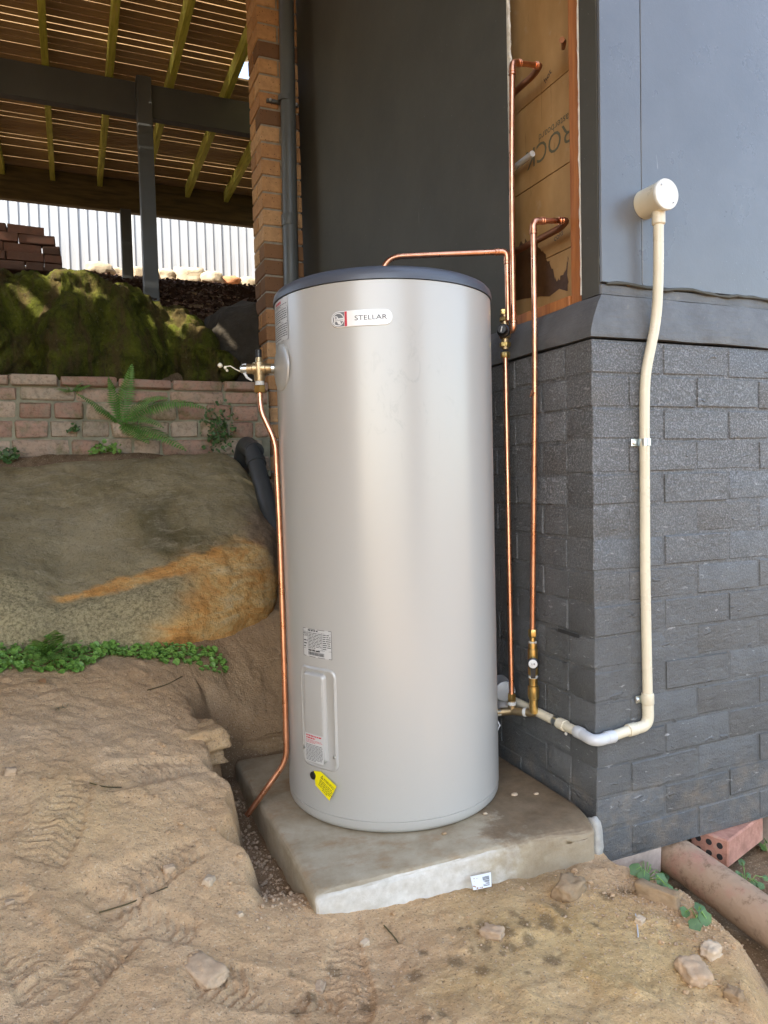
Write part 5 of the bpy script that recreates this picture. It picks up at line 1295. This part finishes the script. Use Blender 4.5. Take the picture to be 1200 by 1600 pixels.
def ferns():
    Y = 2.28
    c = uy(187, 663, 2.335); f = empty('fern', c, 'sword fern with long arching fronds growing from the garden wall', 'fern')
    for (px, py, yy, lift, wd, n) in ((206, 570, 2.28, .02, .030, 26), (120, 615, 2.24, .03, .028, 24), (322, 638, 2.16, .13, .040, 34), (262, 622, 2.22, .10, .032, 28), (290, 703, 2.10, .06, .038, 30), (232, 692, 2.12, .03, .034, 20), (170, 590, 2.27, .03, .022, 20), (255, 668, 2.14, .08, .030, 24), (150, 640, 2.25, .04, .022, 18)):
        frond(c, uy(px, py, yy), lift, wd, n, MT['fern'], f)
    c = uy(112, 612, 2.33); f = empty('small_fern', c, 'small fern sprig on the top courses of the garden wall', 'fern')
    for (px, py) in ((88, 608), (142, 602), (128, 598), (100, 600)): frond(c, uy(px, py, 2.29), .01, .016, 12, MT['fern'], f)
    def bush(name, pts, lab, m, cat='weed', leaf=.011, n=120, spread=.04, seed=1, Yv=None):
        rs = np.random.RandomState(seed); V = []; Fc = []
        for i in range(n):
            p = pts[rs.randint(len(pts))]; c = Vector(p)+Vector(rs.randn(3)*spread*np.array([1, .6, 1])*.5); a = Vector(rs.randn(3)); a.y -= .8; a.z += .8; a.normalize()
            s = a.orthogonal().normalized(); s.rotate(Matrix.Rotation(rs.uniform(0, 6.28), 3, a)); t = a.cross(s); r = leaf*rs.uniform(.6, 1.25); k = len(V)
            q = 7
            V += [c+s*r*math.cos(g)*(1+.12*math.cos(3*g))+t*r*.85*math.sin(g)+a*r*.12*math.cos(2*g) for g in [2*pi*j/q for j in range(q)]]; Fc.append(tuple(range(k, k+q)))
        e = empty(name, pts[0], lab, cat); link('foliage', mesh('foliage', V, Fc, m, False), e); st = MB()
        for i in range(0, len(pts)-1): st.tube([pts[i], (Vector(pts[i])+Vector(pts[i+1]))/2+Vector((0, -.008, .006)), pts[i+1]], .0013, 5)
        st.build('stem', MT['clover'], e); return e
    bush('leafy_weed', [uy(342, 645+8*i, 2.29+.01*(i % 3)) for i in range(7)], 'bushy green weed hanging on the right part of the garden wall', MT['ivy'], leaf=.010, n=230, spread=.075, seed=4)
    bush('leafy_weed', [uy(150+6*i, 700, 2.27) for i in range(6)], 'low leafy weed at the foot of the garden wall below the fern', MT['clover'], leaf=.011, n=70, spread=.03, seed=5)
    bush('leafy_weed', [uy(5+7*i, 712-i, 2.26) for i in range(4)], 'leafy weed at the left edge on top of the boulder', MT['ivy'], leaf=.012, n=50, spread=.035, seed=6)
    bush('leafy_weed', [uy(112+6*i, 670, 2.31) for i in range(3)], 'tiny weed rooted in the wall joint left of the fern', MT['ivy'], leaf=.009, n=22, spread=.02, seed=7)
    def weed(px, py, pts, leaf, lab, seed, n=7):
        c = on_ground(px, py, -.13); rs = np.random.RandomState(seed); e = empty('broadleaf_weed', c, lab, 'weed'); st = MB()
        for (x, y, h) in pts:
            p = on_ground(x, y, -.12); q = Vector((p.x, p.y-.01, p.z+h)); st.tube([c, (c+q)/2+Vector((0, 0, .02)), q], .0013, 4)
            a = Vector((rs.uniform(-.5, .3), -.8+rs.uniform(-.3, .3), .75+rs.uniform(-.3, .3))).normalized(); s = a.cross(Vector((rs.uniform(-1, 1), .2, 1))).normalized(); t = a.cross(s); r = leaf*rs.uniform(.75, 1.2)
            b = MB(); k = 12; ring = []
            for j in range(k):
                g = 2*pi*j/k; rr = r*(1+.12*math.cos(5*g))*(1-.15*abs(math.sin(g/2))); ring.append(q+s*rr*math.cos(g)+t*rr*math.sin(g)+a*r*(.10*math.cos(2*g)-.1))
            b.add([q+a*r*.05]+ring, [(0, 1+j, 1+(j+1) % k) for j in range(k)]); b.build('leaf', MT['ivy'], e, True)
        st.build('stem', MT['clover'], e)
    rs = np.random.RandomState(3)
    weed(1008, 1375, [(1000, 1350, .02), (1012, 1358, .03), (990, 1368, .02), (1020, 1372, .025), (1002, 1376, .015), (1030, 1385, .02), (1040, 1392, .015), (1050, 1402, .012), (1020, 1360, .02), (995, 1358, .028), (1035, 1375, .02)], .017, 'green broadleaf weed growing beside the footing block', 3)
    weed(1090, 1440, [(1090, 1430, .02), (1081, 1447, .008), (1066, 1428, .01), (1098, 1440, .012)], .017, 'small two leaved weed on the slope by the clay pipe', 4)
    weed(1165, 1385, [(1155, 1360, .03), (1165, 1375, .02), (1175, 1388, .02), (1185, 1392, .02), (1160, 1392, .012), (1192, 1380, .02), (1172, 1400, .01), (1150, 1375, .02)], .011, 'straggly weed on the dark soil right of the clay pipe', 5)
    weed(1198, 1330, [(1192, 1312, .03), (1196, 1325, .03), (1200, 1300, .04), (1188, 1330, .02)], .014, 'leafy weed at the right edge in front of the holed brick', 6)
ferns()
def clover():
    rs = np.random.RandomState(17); V = []; Fc = []; n = 1500
    px = rs.uniform(-60, 352, n)
    lo = np.where(px > 170, np.interp(px, [170, 230, 300, 352], [1028, 1032, 1045, 1040]), np.interp(px, [-60, 0, 120, 170], [1052, 1050, 1052, 1028])); hi = np.interp(px, [-60, 0, 60, 120, 200, 350], [1008, 1010, 1007, 997, 1000, 1020])
    Q = np.array([uz(x, a+(b-a)*rs.rand()**.8, .36 if x < 200 else .30) for x, a, b in zip(px, hi, lo)]); PY = [a+(b-a)*rs.rand()**.8 for a, b in zip(hi, lo)]
    for _ in range(4):
        zz = ground_z(Q[:, 0], Q[:, 1]); Q = np.array([uz(x, y, .5*z+.5*q) for x, y, z, q in zip(px, PY, zz, Q[:, 2])])
    Q = Q[(Q[:, 1] < 1.35) & (rs.rand(len(Q)) < np.interp(px, [-60, 60, 200, 352], [.9, .9, .75, .5]))]; Q[:, 2] = ground_z(Q[:, 0], Q[:, 1])
    for q in Q:
        q = Vector(q); q.z += abs(rs.randn())*.012+.006
        a = Vector((rs.randn()*.35, -.35+rs.randn()*.35, 1)).normalized(); s = a.orthogonal().normalized(); t = a.cross(s); r = .004+.011*rs.rand()**1.4; k = len(V); m = 9
        V += [q+s*r*math.cos(g)*(1-.35*(j == 0))+t*r*math.sin(g)*rs.uniform(.85, 1.1)+a*r*.3*math.cos(g*2) for j, g in enumerate([2*pi*j/m for j in range(m)])]; Fc.append(tuple(range(k, k+m)))
        V += [q, q+s*.0012, Vector((q.x, q.y, q.z-.03))]; Fc.append((k+m, k+m+1, k+m+2))
    tag(link('clover', mesh('clover', V, Fc, MT['clover'], False)), 'mat of round leaved green ground cover under the boulder', 'ground cover', kind='stuff')
    c = uz(75, 1018, .37); f = empty('ground_fern', (c.x, c.y, gz(c.x, c.y)), 'young lacy fern among the ground cover under the boulder', 'fern'); c = Vector((c.x, c.y, gz(c.x, c.y)))
    for (x, y, z) in ((55, 1000, .44), (95, 992, .45), (110, 1008, .42), (60, 1040, .38), (85, 985, .47), (40, 1020, .40), (100, 1030, .385)): frond(c, uz(x, y, z), .03, .024, 12, MT['clover'], f)
    # dry grass tuft and fallen leaf on the bank
    p = on_ground(93, 1105, .28); b = MB(); random.seed(8)
    for i in range(40):
        a = random.uniform(0, 2*pi); L = random.uniform(.02, .06); d = Vector((math.cos(a), math.sin(a), random.uniform(.15, .7))).normalized(); s = Vector((-d.y, d.x, 0))*.0011
        o = p+Vector((random.uniform(-.02, .02), random.uniform(-.015, .015), 0)); b.add([o-s, o+s, o+d*L+Vector((0, 0, -.01))], [(0, 1, 2)])
    tag(b.build('grass_tuft', MT['drygrass'], None, False), 'sparse dry grass tuft on the sandy bank', 'grass')
    p = on_ground(66, 1070, .32); V = []; d = Vector((.35, -.9, 0)).normalized(); s = Vector((.9, .35, .25)).normalized()
    for i in range(9):
        t = i/8; w_ = .008*math.sin(pi*min(1, t*1.02))**.8; c = p+d*(t-.5)*.06+Vector((0, 0, .006+.006*math.sin(t*pi))); V += [c-s*w_, c+Vector((0, 0, -.001)), c+s*w_]
    Fc = [f for i in range(8) for f in ((i*3, i*3+1, i*3+4, i*3+3), (i*3+1, i*3+2, i*3+5, i*3+4))]
    tag(link('fallen_leaf', mesh('fallen_leaf', V, Fc, MT['deadleaf'])), 'dry orange brown fallen leaf on the bank below the clover', 'leaf')
    # twigs and roots on the sand
    for i, (pts, lab) in enumerate(((((155, 1428), (200, 1415), (262, 1388)), 'thin dark twig lying across the sand'), (((600, 1448), (615, 1465), (622, 1475)), 'short thin twig in front of the slab'), (((230, 1080), (260, 1072), (285, 1058)), 'dry root on the bank under the ground cover'), (((140, 1225), (165, 1232), (190, 1232)), 'little curved root on the upper bank'), (((993, 1430), (996, 1450), (997, 1466)), 'grey plastic sliver stuck in the soil by the wall'))):
        P = [on_ground(x, y, .1 if y < 1300 else -.06)+Vector((0, 0, .003)) for x, y in pts]
        tag(MB().tube(bend(P, .05), [.0016]*len(bend(P, .05)), 5).build('twig' if i < 4 else 'plastic_sliver', MT['bearer'] if i < 4 else MT['grey_pvc']), lab, 'twig' if i < 4 else 'plastic')
clover()
# unseen leaves added over the roof gaps for ragged sun patches
rs = np.random.RandomState(6); V = []; Fc = []
for i in range(150):
    c = Vector((rs.uniform(-3.0, -1.95), rs.choice([1.60, 1.86])+rs.randn()*.045, 3.80)); a = rs.uniform(0, 6.28); d = Vector((math.cos(a), math.sin(a), rs.uniform(-.3, .3))); t = Vector((-d.y, d.x, rs.uniform(-.3, .3))); L = rs.uniform(.02, .05); k = len(V)
    V += [c-d*L, c+t*L*.4, c+d*L, c-t*L*.4]; Fc.append((k, k+1, k+2, k+3))
tag(link('dapple_leaves', mesh('dapple_leaves', V, Fc, MT['deadleaf'], False)), 'unseen leaves added over the roof gaps to break up sun patches', 'leaves', kind='stuff')

# ================================================================== UNSEEN BLOCKS ADDED TO SHAPE THE LIGHT AND TANK REFLECTIONS
nh = empty('left_dark_block', (-9, -6, 0), 'unseen brown block added at the left to darken the tank reflection', 'house')  # unseen block added to darken the left of the tank
MB().box((-13, -6, -.5), (-9.2, 3, 4.2)).build('wall', MT['mortar'], nh, False); MB().box((-13.4, -6.4, 4.2), (-8.8, 3.4, 4.5)).build('roof', MT['bearer'], nh, False)
for i, (x, y) in enumerate(((-.62, -3.02), (-5.0, -3.02))):
    tag(MB().box((x-.06, y-.06, -.4), (x+.06, y+.06, 3.72), .004).build('reflection_post', MT['greysteel'], None, False), ('right' if i == 0 else 'left')+' unseen post added for a dark band reflected in the tank', 'post')  # unseen posts added to reflect as a dark band

ps = empty('left_light_blocker', (-4.3, -.5, 0), 'unseen brown board screen added to block light from the left', 'screen')  # unseen boards added to cut the light from the left
for i in range(20): MB().box((-4.32, -3.0+i*.27, -.3), (-4.28, -3.0+i*.27+.262, 3.70), .003).build('blocker_board', MT['board'], ps, False)

gs = empty('reflection_block', (.6, -7.5, -.2), 'unseen dark block added behind the camera for the tank reflection', 'shed')  # unseen dark block added for contrast in the tank reflection
MB().box((-.6, -9.5, -.4), (1.7, -7.2, 4.0)).build('wall', MT['bearer'], gs, False); MB().box((-.8, -9.7, 4.0), (1.9, -7.0, 4.25)).build('roof', MT['greysteel'], gs, False)
